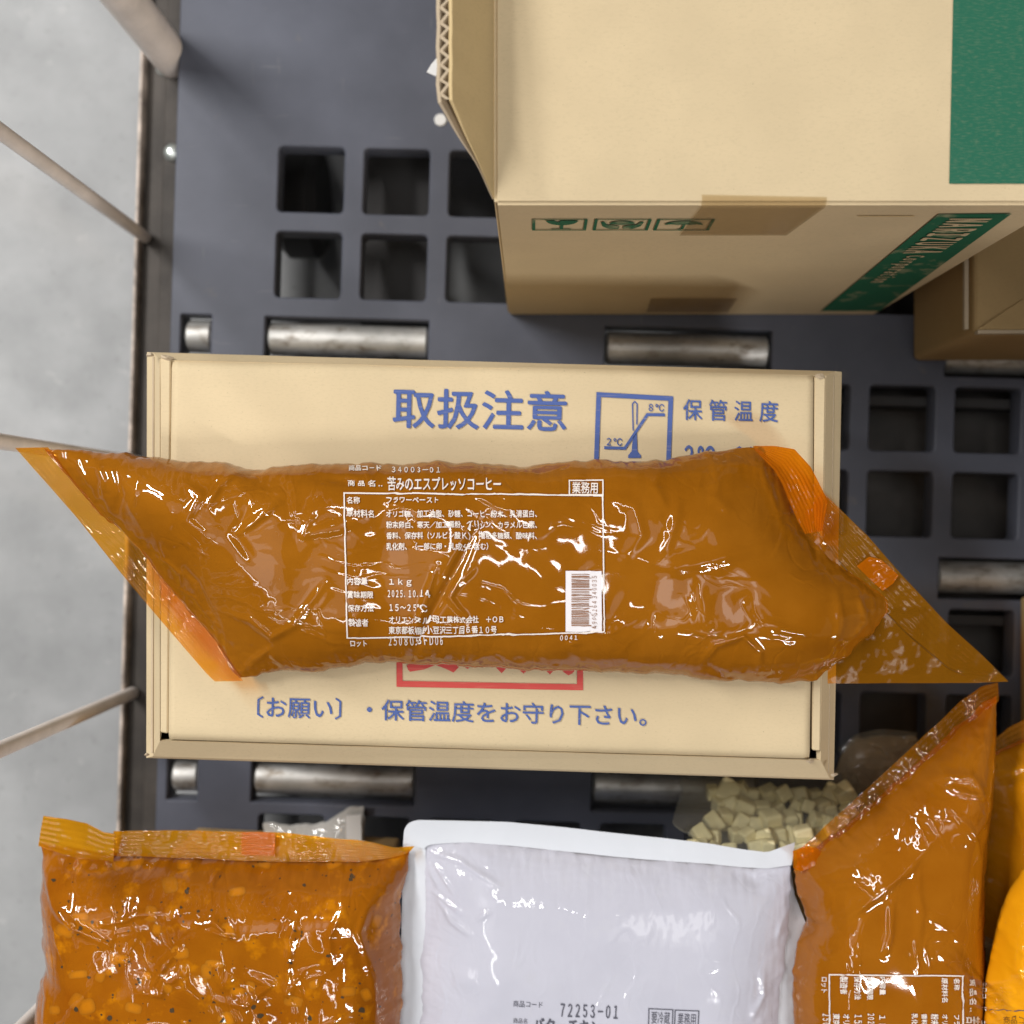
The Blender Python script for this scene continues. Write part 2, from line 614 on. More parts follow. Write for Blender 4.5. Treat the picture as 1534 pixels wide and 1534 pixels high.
class Ink:
    """collects flat print in photo coordinates, then lays it on a surface"""

    def __init__(self):
        self.V, self.F = [], []

    def text(self, s, x0, y0, x1, y1, slope=0.0, bold=0.0, conv=None, rot=0):
        V, F = glyphs(s, bold)
        if rot == 90:      # reads from bottom to top
            V = np.stack([V[:, 1], 1 - V[:, 0]], 1)
        elif rot == -90:
            V = np.stack([1 - V[:, 1], V[:, 0]], 1)
        px = x0 + V[:, 0] * (x1 - x0)
        py = y0 + V[:, 1] * (y1 - y0)
        px, py = px - slope * (py - y0), py + slope * (px - x0)
        for i, (dx, dy) in enumerate(((0, 0), (1, 0), (-1, 0), (0, 1), (0, -1)) if bold else ((0, 0),)):
            pts = list(zip(px + dx * bold, py + dy * bold))
            pts = [conv(*p) for p in pts] if conv else pts
            self.add([(p[0], p[1], i * 0.00003) for p in pts], F)
        return self

    def add(self, pts, F):
        o = len(self.V)
        self.V += pts
        self.F += [tuple(i + o for i in f) for f in F]

    def poly(self, pts):
        self.add(list(pts), [tuple(range(len(pts)))])

    def line(self, pts, w, closed=False, step=6, conv=None):
        p = [Vector(q) for q in pts]
        n = len(p)
        sides = []
        for i in range(n):
            a = p[i] - p[i - 1] if (closed or i > 0) else p[1] - p[0]
            b = p[(i + 1) % n] - p[i] if (closed or i < n - 1) else a
            if not closed and i == 0:
                a = b
            a, b = a.normalized(), b.normalized()
            na, nb = Vector((-a.y, a.x)), Vector((-b.y, b.x))
            m = (na + nb).normalized()
            m = m * (w / 2 / max(0.35, m.dot(na)))
            sides.append((p[i] + m, p[i] - m))
        for i in range(n if closed else n - 1):
            (a0, a1), (b0, b1) = sides[i], sides[(i + 1) % n]
            k = max(1, int((p[(i + 1) % n] - p[i]).length / step))
            Q, F = [], []
            for t in range(k + 1):
                f = t / k
                Q += [tuple(a0.lerp(b0, f)), tuple(a1.lerp(b1, f))]
            if conv:
                Q = [conv(*q) for q in Q]
            for t in range(k):
                F.append((2 * t, 2 * t + 1, 2 * t + 3, 2 * t + 2))
            self.add(Q, F)
        return self

    def build(self, name, surf, mat, parent):
        W = [tuple(Vector(surf(*p[:2])) + Vector((0, 0, p[2] if len(p) > 2 else 0))) for p in self.V]
        me = bpy.data.meshes.new(name)
        me.from_pydata(W, [], self.F)
        me.update()
        me.materials.append(mat)
        return link(bpy.data.objects.new(name, me), parent)


def on_plane(z):
    return lambda px, py: P(px, py, z)


def on_bag(bvh, lift=0.0007, back=0.2):
    o = Vector((0, 0, CAM_Z))

    def f(px, py):
        t = Vector(P(px, py, back))
        dr = (t - o).normalized()
        hit, nor, _, _ = bvh.ray_cast(o, dr)
        if hit is None:
            hit = t
        else:
            t2 = t + Vector((nor.x, nor.y, 0)) * 0.0022
            h2, _, _, _ = bvh.ray_cast(o, (t2 - o).normalized())
            if h2 is not None:
                hit = h2
        return tuple(hit - dr * lift)
    return f


# ================================================================== SETTING
def ground_sheet():
    m, nt, b = new_mat("concrete")
    v = obj_coord(nt)
    a, f = noise_mix(nt, (0.32, 0.324, 0.328), (0.44, 0.444, 0.448), 14, 8, 0.32, 0.68, vec=v)
    st = obj_coord(nt, (2.0, 16, 1), (0, 0, 0.05))
    a, _ = noise_mix(nt, a, (0.335, 0.34, 0.345), 1.0, 3, 0.5, 0.8, vec=st)
    a, _ = noise_mix(nt, a, (0.47, 0.47, 0.465), 55, 4, 0.64, 0.78, vec=v)
    a, _ = noise_mix(nt, a, (0.27, 0.27, 0.27), 130, 5, 0.60, 0.80, vec=v)
    a, _ = noise_mix(nt, a, (0.285, 0.29, 0.295), 5, 7, 0.55, 0.75, vec=v)
    nt.links.new(a, b.inputs['Base Color'])
    b.inputs['Roughness'].default_value = 0.6
    bump(nt, f, b, 0.1, 0.002)
    o = mesh_py("warehouse_floor", [(-4, -4, -0.19), (4, -4, -0.19), (4, 4, -0.19), (-4, 4, -0.19)], [(0, 1, 2, 3)], m)
    o['kind'] = 'structure'
    return o


ground_sheet()

# ================================================================== ROLL CART
cart = thing("roll_cart", "dark grey plastic roll cart deck with square holes, steel rollers and beige cage rods", "cart",
             (0, 0, 0))
DS = 2100.0


def deck_px(u, v):
    return 415 + u - 0.0305 * v, 215 + v + 0.0275 * u


def D(u, v, z=0.0):
    x, y = deck_px(u, v)
    return ((x - CX) / DS, (CY - y) / DS, z)


def make_deck():
    cu = bpy.data.curves.new("deck", 'CURVE')
    cu.dimensions = '2D'
    cu.fill_mode = 'BOTH'
    th = 0.019
    cu.extrude = th / 2 - 0.0012
    cu.bevel_depth = 0.0012
    cu.bevel_resolution = 1

    def ring(pts):
        s = cu.splines.new('POLY')
        s.points.add(len(pts) - 1)
        for p, q in zip(s.points, pts):
            p.co = (q[0], q[1], 0, 1)
        s.use_cyclic_u = True

    def rrect(u0, v0, u1, v1, r=9):
        o = []
        for cx, cy, a0 in ((u1 - r, v1 - r, 0), (u0 + r, v1 - r, 90), (u0 + r, v0 + r, 180), (u1 - r, v0 + r, 270)):
            for k in range(5):
                a = math.radians(a0 + k * 22.5)
                o.append(D(cx + r * math.cos(a), cy + r * math.sin(a)))
        return o
    ring([D(-149, -560), D(1330, -560), D(1330, 1500), D(-149, 1500)])
    g = 3
    for k in range(0, 9):
        for v in (0, 128, 333, 461, 666, 794, 1001, 1129):
            ring(rrect(k * 128 + g - 2, v + g - 2, k * 128 + 105 - g + 2, v + 105 - g + 2))
    for v in (257, 590, 923, 1256):
        for u0, u1 in ((-138, -88), (-12, 238), (498, 752), (1008, 1262)):
            ring(rrect(u0, v, u1, v + 66, 4))
    o = bpy.data.objects.new("deck", cu)
    me = bpy.data.meshes.new_from_object(o)
    bpy.data.objects.remove(o)
    me.name = "deck"
    me.materials.clear()
    me.materials.append(DECK)
    for v in me.vertices:
        v.co.z -= th / 2
    d = bpy.data.objects.new("deck", me)
    link(d, cart)
    return d


make_deck()
for v in (257, 590, 923, 1256):
    for u0, u1 in ((-132, -92), (-8, 234), (503, 748), (1012, 1258)):
        a, b = D(u0, v + 31, -0.0135), D(u1, v + 31, -0.0135)
        tube("roller", a, b, 0.0118, STEEL, cart, 24)
# ribs under the deck and cross members
for v in (236, 352, 569, 685, 902):
    a0, a1 = D(-140, v - 4), D(1320, v - 4)
    b0, b1 = D(-140, v + 10), D(1320, v + 10)
    prism("cross_beam", [(*a0[:2], -0.021), (*a1[:2], -0.021), (*b1[:2], -0.021), (*b0[:2], -0.021)],
          [(*a0[:2], -0.05), (*a1[:2], -0.05), (*b1[:2], -0.05), (*b0[:2], -0.05)], UNDER, cart)


def rail(name, u0, u1, z0, z1, mat):
    pts = [D(u0, -560), D(u1, -560), D(u1, 1500), D(u0, 1500)]
    return prism(name, [(x, y, z1) for x, y, _ in pts], [(x, y, z0) for x, y, _ in pts], mat, cart, 0.0008, 1)


rail("frame_rail", -186, -140, -0.0295, -0.022, FRAME)
rail("frame_channel", -222, -187, -0.07, -0.034, FRAME)
rail("frame_lip", -229, -223.5, -0.075, -0.0255, FRAME_EDGE)
for (px, py) in ((258, 228), (246, 100)):
    x, y, _ = P(px, py, -0.02)
    bm = bmesh.new()
    bmesh.ops.create_uvsphere(bm, u_segments=16, v_segments=10, radius=0.0068)
    for vv in bm.verts:
        vv.co.z = max(vv.co.z, 0) * 0.6
        vv.co += Vector((x, y, -0.0215))
    bm_obj("bolt", bm, ZINC, cart, True)
x, y, _ = P(660, 180, 0)
tube("plug", (x, y, -0.002), (x, y, 0.0012), 0.0045, PLUG, cart, 20)
a0, a1, b1, b0 = D(850, -60), D(1320, -60), D(1320, 960), D(850, 960)  # added plate; its dark tone stands for the shaded floor under the holes
prism("hole_shade_plate", [(*q[:2], -0.058) for q in (a0, a1, b1, b0)], [(*q[:2], -0.063) for q in (a0, a1, b1, b0)],
      plain("hole_shade_tone", (0.05, 0.044, 0.04), 0.6, var=0.3, scale=20), cart)
# swivel casters below the corner
for cx_, cy_ in ((455, 302), (430, 1500)):
    x, y, _ = P(cx_, cy_, -0.128)
    boxm("caster_plate", x - .03, x + .06, y + .02, y + .075, -.062, -.052, UNDER, cart, .004, 2)
    tube("caster_wheel", (x - .019, y, -.128), (x + .017, y, -.128), 0.046, UNDER, cart, 32)
a0, a1, b1, b0 = D(116, -120), D(250, -120), D(250, 250), D(116, 250)
prism("under_frame", [(*q[:2], -0.052) for q in (a0, a1, b1, b0)], [(*q[:2], -0.075) for q in (a0, a1, b1, b0)], UNDER, cart)
# cage
for py in (350, 691, 1041, 1392):
    u = -0.0305 * (py - 215)
    bx, by, _ = P(214 + u * 0.9, py, -0.02)
    tube("wire_rod", (bx, by, -0.03), (bx, by, 1.3), 0.0046, ROD, cart, 16)
bx, by, _ = P(258, 88, -0.02)
tube("corner_post", (bx, by, -0.03), (bx, by, 1.3), 0.0135, ROD, cart, 28)

# ================================================================== CARTONS
FX = 0.0235   # slope of the printed lines on the low carton


def low_carton():
    z = 0.200
    root = thing("carton", "low kraft carton with blue Japanese handling print, lying under the espresso bag", "carton", P(740, 850, 0))
    # lid
    nu, nv = 90, 50
    S, u, v = coons([(257, 540), (740, 548), (1219, 561)], [(252, 1108.5), (740, 1124), (1213, 1137.5)],
                    [(257, 540), (254, 820), (252, 1108.5)], [(1219, 561), (1217, 850), (1213, 1137.5)], nu, nv)
    d = CAM_Z - z
    X, Y = (S[..., 0] - CX) * d / FPX, (CY - S[..., 1]) * d / FPX
    e = np.minimum(np.minimum(u, 1 - u) * 0.345, np.minimum(v, 1 - v) * 0.2)
    Z = z - 0.0016 * (1 - sstep(0, 0.004, np.minimum(v, 1 - v) * 0.2)) - 0.0004 * (1 - sstep(0, 0.002, e)) + 0.0006 * (1 - sstep(0, 0.02, (1 - v) * 0.2)) * gnoise(X / 0.03, Y / 0.5, 8) + 0.0002 * gnoise(X / 0.05, Y / 0.05, 5)
    # pressed dents along the front fold
    ds, al = seg_dist(S[..., 0], S[..., 1], [(570, 1108), (660, 1112), (740, 1118), (850, 1115)])
    Z = Z - 0.0009 * np.exp(-(ds / 6) ** 2)
    ds, al = seg_dist(S[..., 0], S[..., 1], [(540, 551), (650, 546), (780, 552)])
    Z = Z - 0.0009 * np.exp(-(ds / 5) ** 2)
    top = np.stack([X, Y, Z], -1).reshape(-1, 3)
    bot = np.stack([X, Y, np.full_like(X, z - 0.004)], -1).reshape(-1, 3)
    n = nu * nv
    loop = np.concatenate([np.arange(nu), np.arange(1, nv) * nu + nu - 1, (nv - 1) * nu + np.arange(nu - 2, -1, -1),
                           np.arange(nv - 2, 0, -1) * nu])
    nx = np.roll(loop, -1)
    mesh_np("lid_panel", np.concatenate([top, bot]),
            np.concatenate([grid_faces(nu, nv), grid_faces(nu, nv, n)[:, ::-1], np.stack([loop, nx, nx + n, loop + n], 1)]),
            KRAFT, root)

    def quad_slab(name, pts, zt, th, mat, bev=0.0006):
        t = [P(a, b, zt) for a, b in pts]
        return prism(name, t, [(p[0], p[1], zt - th) for p in t], mat, root, bev, 1)
    # rolled ends
    quad_slab("tuck_rim", [(240, 536), (255.5, 537), (251, 1099), (240, 1097)], z - 0.0006, 0.006, KRAFT)
    quad_slab("tuck_rim", [(1220.5, 564), (1237, 565), (1229, 1125), (1217, 1124)], z - 0.0006, 0.006, KRAFT)
    # shell: sloping shoulders, then walls down to the deck
    ring = lambda pts, zz: [P(a, b, zz) for a, b in pts]
    o1 = ring([(239.5, 539), (1237.5, 563), (1229.5, 1139), (239.5, 1110)], z - 0.0018)
    o2 = ring([(230, 529), (1251, 556), (1243, 1166), (229, 1133)], z - 0.014)
    o3 = ring([(219, 527), (1262, 557), (1250, 1169), (218, 1136)], z - 0.020)
    base = [(p[0] * 0.99, p[1] * 0.99 - 0.0008, 0.0015) for p in o3]
    i0 = ring([(262, 549), (1213, 570), (1223, 1136), (241.5, 1107)], z - 0.0050)
    bm = bmesh.new()
    rs = [[bm.verts.new(p) for p in r] for r in (i0, o1, o2, o3, base)]
    for a, b in zip(rs, rs[1:]):
        for i in range(4):
            j = (i + 1) % 4
            bm.faces.new((a[i], a[j], b[j], b[i]))
    bm.faces.new(rs[-1])
    ed = [e for e in bm.edges if sum(v in rs[3] for v in e.verts) == 2]
    bmesh.ops.bevel(bm, geom=ed, offset=0.0012, segments=2, affect='EDGES')
    bm_obj("wall", bm, KRAFT, root)
    # end seams: second ply seen as a thin raised line
    quad_slab("end_ply", [(228, 534), (231, 534), (229, 1128), (226, 1128)], z - 0.0118, 0.002, KRAFT_EDGE, 0.0002)
    quad_slab("end_ply", [(1247, 562), (1250, 562), (1242, 1158), (1239, 1158)], z - 0.0118, 0.002, KRAFT_EDGE, 0.0002)
    # frayed paper at the corners
    rnd = random.Random(2)
    for cx, cy, w in ((250, 536, 11), (226, 532, 7), (1228, 563, 9), (1214, 1140, 7), (220, 1130, 6), (1250, 1160, 7)):
        ring_ = [P(cx + w * rnd.uniform(.5, 1.1) * math.cos(i * .785), cy + .55 * w * rnd.uniform(.5, 1.1) * math.sin(i * .785), z - .002 + rnd.uniform(0, .0022))
                 for i in range(8)]
        c_ = P(cx, cy, z + .0012)
        mesh_py("frayed_corner", ring_ + [c_], [(i, (i + 1) % 8, 8) for i in range(8)], KRAFT_EDGE, root)
    s = on_plane(z + 0.00055)
    Ink().text("取扱注意", 590, 581, 849, 640, FX, 0.9).build("lettering", s, BLUE, root)
    Ink().text("保 管 温 度", 1024, 598, 1166, 629, FX, 0.35).build("lettering", s, BLUE, root)
    Ink().text("２℃〜８℃", 1026, 667, 1146, 702, FX, 0.7).build("lettering", s, BLUE, root)
    Ink().text("〔お願い〕・保管温度をお守り下さい。", 386, 1043, 969, 1075, FX, 0.35).build("lettering", s, BLUE, root)
    k = Ink()
    k.line([(897, 591), (1005, 597), (1001, 700), (893, 696)], 7, True)
    k.line([(905, 670.5), (936, 671.5), (970, 621), (996, 621.5)], 4.5)
    k.text("8℃", 972, 605, 995, 616, FX, 0.2)
    k.text("2℃", 909, 656, 932, 667, FX, 0.2)
    k.line([(948.5, 645), (947.5, 605), (951, 601.5), (954.5, 605), (954, 636)], 1.8)
    k.poly([(948, 656), (954, 648), (955, 676), (960, 682), (960, 686), (941, 686), (941, 682), (946, 676)])
    k.build("thermometer_symbol", s, BLUE, root)
    k = Ink()
    k.line([(598.5, 890), (869, 896), (869, 1029.5), (598.5, 1024.5)], 9, True)
    k.text("要冷蔵", 612, 905, 862, 1006, 0.015, 2.2)
    k.build("lettering", s, RED, root)
    return root


low_carton()


def tall_carton():
    z = 0.28
    d = CAM_Z - z
    xl, xr = (737 - CX) * d / FPX, (1594 - CX) * d / FPX
    yf, yb = (CY - 306) * d / FPX, 0.42
    root = thing("carton", "tall kraft carton with an upright left flap and a green printed stripe", "carton", ((xl + xr) / 2, (yf + yb) / 2, 0))
    bm = bmesh.new()
    t = [bm.verts.new(p) for p in ((xl + .001, yf, z), (xr, yf, z), (xr, yb, z), (xl + .001, yb, z))]
    b = [bm.verts.new(p) for p in ((xl + .001, yf, .001), (xr - .003, yf, .001), (xr - .003, yb, .001), (xl + .001, yb, .001))]
    bm.faces.new(t)
    bm.faces.new(b[::-1])
    for i in range(4):
        j = (i + 1) % 4
        bm.faces.new((t[j], t[i], b[i], b[j]))
    bmesh.ops.bevel(bm, geom=list(bm.edges), offset=0.0016, segments=3, affect='EDGES')
    bm_obj("box_body", bm, KRAFT, root, False)

    def front(px, py, lift=0.0006):
        Y = yf - lift
        dd = Y * FPX / (CY - py)
        return ((px - CX) * dd / FPX, Y, CAM_Z - dd)
    # stripe: on the top, then down the front
    pt = on_plane(z + 0.0005)
    k = Ink()
    k.poly([(1437, -420), (1850, -420), (1775, 275), (1422, 275)])
    k.build("green_stripe", pt, GREEN_DRY, root)
    k = Ink()
    k.poly([(1406, 321), (1516, 320), (1317, 466), (1230, 466)])
    k.build("green_stripe", lambda a, b_: front(a, b_), GREEN, root)
    # lettering that runs down the stripe (face coordinates, metres)
    xs0, _, zs0 = front(1406, 321)
    xs1, _, _ = front(1516, 320)
    stripe_w = xs1 - xs0

    def down(name, s, z_top, z_bot, xa, xb, bold):
        V, F = glyphs(s, bold)
        W, G = [], []
        for i, (dx, dz) in enumerate(((0, 0), (1, 0), (-1, 0), (0, 1), (0, -1))):
            G += [tuple(n + len(W) for n in f) for f in F]
            W += [(xa + (1 - q[1]) * (xb - xa) + dx * bold, yf - 0.0011 - i * .00004, z_top + q[0] * (z_bot - z_top) + dz * bold) for q in V]
        F = G
        me = bpy.data.meshes.new(name)
        me.from_pydata(W, [], F)
        me.materials.append(KRAFT)
        link(bpy.data.objects.new(name, me), root)
    down("lettering", "NARIZUKA", zs0 - 0.006, zs0 - 0.075, xs0 + stripe_w * 0.22, xs0 + stripe_w * 0.80, 0.0005)
    down("lettering", "Corporation", zs0 - 0.081, zs0 - 0.150, xs0 + stripe_w * 0.28, xs0 + stripe_w * 0.66, 0.0003)
    # three handling pictograms: broken glass, cupped hands, umbrella; drawn in face millimetres

    def pict(px0, px1, kind):
        x0, _, zt = front(px0, 328.5)
        x1, _, _ = front(px1, 328.5)
        _, _, zb = front(px0, 345.5)
        w, h = x1 - x0, zt - zb
        k = Ink()
        L = lambda pts, wd, closed=False: k.line(pts, wd, closed, 0.5)
        L([(0.03, 0.035), (0.97, 0.035), (0.97, 0.965), (0.03, 0.965)], 0.055, True)
        arc = lambda cx, cy, rx, ry, a0, a1, n=14: [(cx + rx * math.cos(math.radians(a0 + (a1 - a0) * i / n)),
                                                      cy + ry * math.sin(math.radians(a0 + (a1 - a0) * i / n))) for i in range(n + 1)]
        if kind == 'glass':
            k.poly([(0.24, 0.13), (0.40, 0.13), (0.47, 0.26), (0.52, 0.13), (0.84, 0.13)] + arc(0.54, 0.16, 0.28, 0.36, 10, 170, 12))
            k.poly([(0.51, 0.5), (0.57, 0.5), (0.57, 0.84), (0.51, 0.84)])
            k.poly([(0.36, 0.84), (0.72, 0.84), (0.72, 0.90), (0.36, 0.90)])
        elif kind == 'hands':
            k.poly(arc(0.5, 0.36, 0.22, 0.2, 180, 360, 10) + [(0.72, 0.42), (0.5, 0.5), (0.28, 0.42)])
            for sg in (1, -1):
                q = [(0.12, 0.25), (0.18, 0.22), (0.24, 0.48), (0.36, 0.52), (0.47, 0.62), (0.46, 0.88), (0.30, 0.88), (0.16, 0.62)]
                q = q if sg == 1 else [(1 - a, b_) for a, b_ in q][::-1]
                k.poly(q)
        else:
            k.poly(arc(0.5, 0.5, 0.34, 0.34, 180, 360, 14) + [(0.72, 0.44), (0.61, 0.5), (0.5, 0.44), (0.39, 0.5), (0.28, 0.44)])
            k.poly([(0.48, 0.44), (0.53, 0.44), (0.53, 0.84), (0.48, 0.84)])
            L([(0.505, 0.82), (0.47, 0.90), (0.42, 0.88)], 0.045)
        k.build("handling_symbol", lambda a, b_: (x0 + a * w, yf - 0.0006, zt - b_ * h), GREEN, root)
    pict(797, 881, 'glass')
    pict(891, 977, 'hands')
    pict(985, 1072, 'umbrella')
    # strips of clear tape
    a, b_, c, e = front(1050, 311, .0009), front(1236, 311, .0009), front(1178, 353, .0009), front(1018, 353, .0009)
    ty = P(1050, 300, z)[1]
    Vt = [(a[0], yf + 0.0042, z + .0008), (b_[0], yf + 0.0031, z + .0008), (b_[0], yf + .0015, z + .0008), (a[0], yf + .0015, z + .0008),
          (b_[0], yf - .0009, z - .0022), (a[0], yf - .0009, z - .0022), (c[0], yf - .0009, c[2]), (e[0], yf - .0009, e[2])]
    mesh_py("tape_strip", Vt, [(0, 1, 2, 3), (3, 2, 4, 5), (5, 4, 6, 7)], TAPE, root)
    q = [front(975, 447, .0009), front(1105, 447, .0009), front(1090, 468, .0009), front(968, 468, .0009)]
    mesh_py("tape_strip", q, [(0, 1, 2, 3)], TAPE, root)
    # pressed score lines across the front
    for (xa, xb, py) in ((1285, 1370, 324),):
        q = [front(xa, py - .6, .0005), front(xb, py - .6, .0005), front(xb, py + .6, .0005), front(xa, py + .6, .0005)]
        mesh_py("score_line", q, [(0, 1, 2, 3)], KRAFT_IN, root)

    # upright flap of double-wall board, cut edge up
    hinge = Vector((xl + 0.0010, 0, z - 0.0016))
    up = Vector((-0.0170, 0, 0.036))
    L = up.length
    up.normalize()
    nrm = Vector((-up.z, 0, up.x))          # outward
    th = 0.0078

    def fp(t, y, n):
        return hinge + up * t + nrm * n + Vector((0, y, 0))
    y0, y1 = (CY - 297) * d / FPX, (CY - 148) * (CAM_Z - z - .036) / FPX
    ye = 0.42

    def liner(n0, n1, name, mat, wob):
        bm = bmesh.new()
        rows = []
        ys = np.r_[np.linspace(y0, y1, 14), np.linspace(y1, ye, 30)[1:]]
        for yy in ys:
            tmax = L * min(1.0, (yy - y0) / (y1 - y0)) if yy < y1 else L
            # squeezed together along the tapered cut
            sq = sstep(y0, y1 + 0.006, np.array(yy)) if yy < y1 + 0.006 else 1.0
            sq = 0.10 + 0.90 * float(sq) ** 1.3
            w = wob * math.sin(yy * 340) * 0.0005
            row = []
            for tt in (0.0, 0.5, 1.0):
                for nn in (n0, n1):
                    row.append(bm.verts.new(fp(tmax * tt, yy, nn * sq + w * tt)))
            rows.append(row)
        for a, b_ in zip(rows, rows[1:]):
            for i0, i1 in ((0, 2), (2, 4)):
                bm.faces.new((a[i0], a[i1], b_[i1], b_[i0]))
                bm.faces.new((a[i0 + 1], b_[i0 + 1], b_[i1 + 1], a[i1 + 1]))
            bm.faces.new((a[4], a[5], b_[5], b_[4]))
        bm.faces.new((rows[0][0], rows[0][1], rows[0][3], rows[0][5], rows[0][4], rows[0][2]))
        bmesh.ops.remove_doubles(bm, verts=bm.verts, dist=1e-6)
        return bm_obj(name, bm, mat, root)
    fl = liner(0.0, 0.0016, "flap", KRAFT_IN, 0.3)
    liner(th - 0.0017, th, "flap_liner", KRAFT_EDGE, 0.6)
    # fluting
    bm = bmesh.new()
    prev = None
    per = 0.0062
    yy, kx = y1 + 0.001, 0
    while yy < ye:
        n = 0.0012 if kx % 2 == 0 else th - 0.0028
        jit = random.uniform(-0.0004, 0.0004)
        cur = [bm.verts.new(fp(t, yy + jit, n + o)) for t in (0.004, L - 0.0003) for o in (0, 0.0019)]
        if prev:
            for i, j in ((0, 2), (3, 1), (2, 3), (1, 0)):
                bm.faces.new((prev[i], cur[i], cur[j], prev[j]))
        prev = cur
        yy += per / 2
        kx += 1
    bm_obj("fluting", bm, KRAFT_EDGE, root)
    return root


tall_carton()


def side_carton():
    zt = 0.114
    x0, y0 = (1366 - CX) / DS, (CY - 541) / DS
    root = thing("carton", "shaded brown carton half hidden behind the tall carton at the right edge", "carton", (x0 + .1, y0 + .1, 0))
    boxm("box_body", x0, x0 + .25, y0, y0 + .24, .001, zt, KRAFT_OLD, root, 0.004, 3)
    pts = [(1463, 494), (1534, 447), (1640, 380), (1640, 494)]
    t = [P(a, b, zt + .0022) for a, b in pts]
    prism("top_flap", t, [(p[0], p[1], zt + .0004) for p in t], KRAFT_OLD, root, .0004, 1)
    t = [P(a, b, zt + .0012) for a, b in ((1445, 330), (1451, 330), (1451, 493), (1445, 493))]
    prism("edge_ply", t, [(p[0], p[1], zt - .002) for p in t], KRAFT_EDGE, root)
    t = [P(a, b, zt + .0032) for a, b in ((1465, 494.5), (1640, 494.5), (1640, 499.5), (1465, 499.5))]
    prism("edge_ply", t, [(p[0], p[1], zt - .002) for p in t], KRAFT_EDGE, root)
    return root


side_carton()


def edge_carton():
    x0 = (1526 - CX) / DS
    y0, y1 = (CY - 1180) / DS, (CY - 893) / DS
    root = thing("carton", "brown carton cut off by the right edge of the photo, behind the amber bags", "carton", (x0 + .1, y0, 0))
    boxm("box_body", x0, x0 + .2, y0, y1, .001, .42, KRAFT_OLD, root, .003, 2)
    t = [(x0 - .0006, (y0 + y1) / 2 - .02, .15), (x0 - .0006, (y0 + y1) / 2 + .02, .15), (x0 - .0006, (y0 + y1) / 2 + .02, .10),
         (x0 - .0006, (y0 + y1) / 2 - .02, .10)]
    mesh_py("tape_strip", t, [(0, 1, 2, 3)], TAPE, root)
    return root


edge_carton()


def support_carton(label, pxs, mat, name="carton", cat="carton", zt=0.132):
    (ax, ay), (bx, by) = pxs
    x0, x1 = (ax - CX) / DS, (bx - CX) / DS
    ya, yb = (CY - ay) / DS, (CY - by) / DS
    root = thing(name, label, cat, ((x0 + x1) / 2, ya - .1, 0))
    t = [(x0, ya, zt), (x1, yb, zt), (x1 - .006, yb - .22, zt), (x0 - .006, ya - .22, zt)]
    prism("box_body", t, [(p[0], p[1], .001) for p in t], mat, root, .002, 2)
    return root


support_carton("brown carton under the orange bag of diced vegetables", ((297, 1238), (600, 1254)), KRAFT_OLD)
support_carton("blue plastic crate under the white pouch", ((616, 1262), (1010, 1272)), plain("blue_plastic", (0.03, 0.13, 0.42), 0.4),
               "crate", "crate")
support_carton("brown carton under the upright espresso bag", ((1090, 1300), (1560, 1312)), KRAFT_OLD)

# ================================================================== BAGS
ESP_TEXT = [
    ("商品コード", 522.5, 702, 570.6, 709.5), ("34003-01", 587, 704.6, 659, 711.8), ("商 品 名 ‥", 521, 722.5, 572.5, 732),
    ("苦みのエスプレッソコーヒー", 580.8, 718, 750.5, 737), ("名称", 519.7, 746.3, 539, 755.5),
    ("フラワーペースト", 579, 746.5, 656.6, 754.7), ("原材料名", 519.7, 765, 559, 775),
    ("オリゴ糖、加工油脂、砂糖、コーヒー粉末、乳清蛋白、", 579, 764.8, 804, 775.3),
    ("粉末卵白、寒天／加工澱粉、グリシン、カラメル色素、", 579, 780.8, 804, 791),
    ("香料、保存料（ソルビン酸K）、増粘多糖類、酸味料、", 579, 797, 804, 807.5),
    ("乳化剤、（一部に卵・乳成分を含む）", 579, 813.5, 731, 824), ("内容量", 520.5, 866, 550, 875.5),
    ("１ｋｇ", 583.5, 866, 617, 878.5), ("賞味期限", 520.5, 886, 558.5, 896), ("2025.10.14", 581, 884, 642, 894.4),
    ("保存方法", 521, 906, 559, 916), ("15〜25℃", 583.5, 905, 637, 915), ("製造者", 522, 926, 551, 936.5),
    ("オリエンタル酵母工業株式会社　＋OB", 582.7, 922.5, 754, 932.5), ("東京都板橋区小豆沢三丁目６番１０号", 582.7, 937, 743.7, 947.5),
    ("ロット", 524, 956.6, 549, 965.6), ("250805BFD06", 582.7, 951, 664, 963.4), ("0041", 839.5, 950.5, 864.7, 957),
]
BAR_WHITE = []


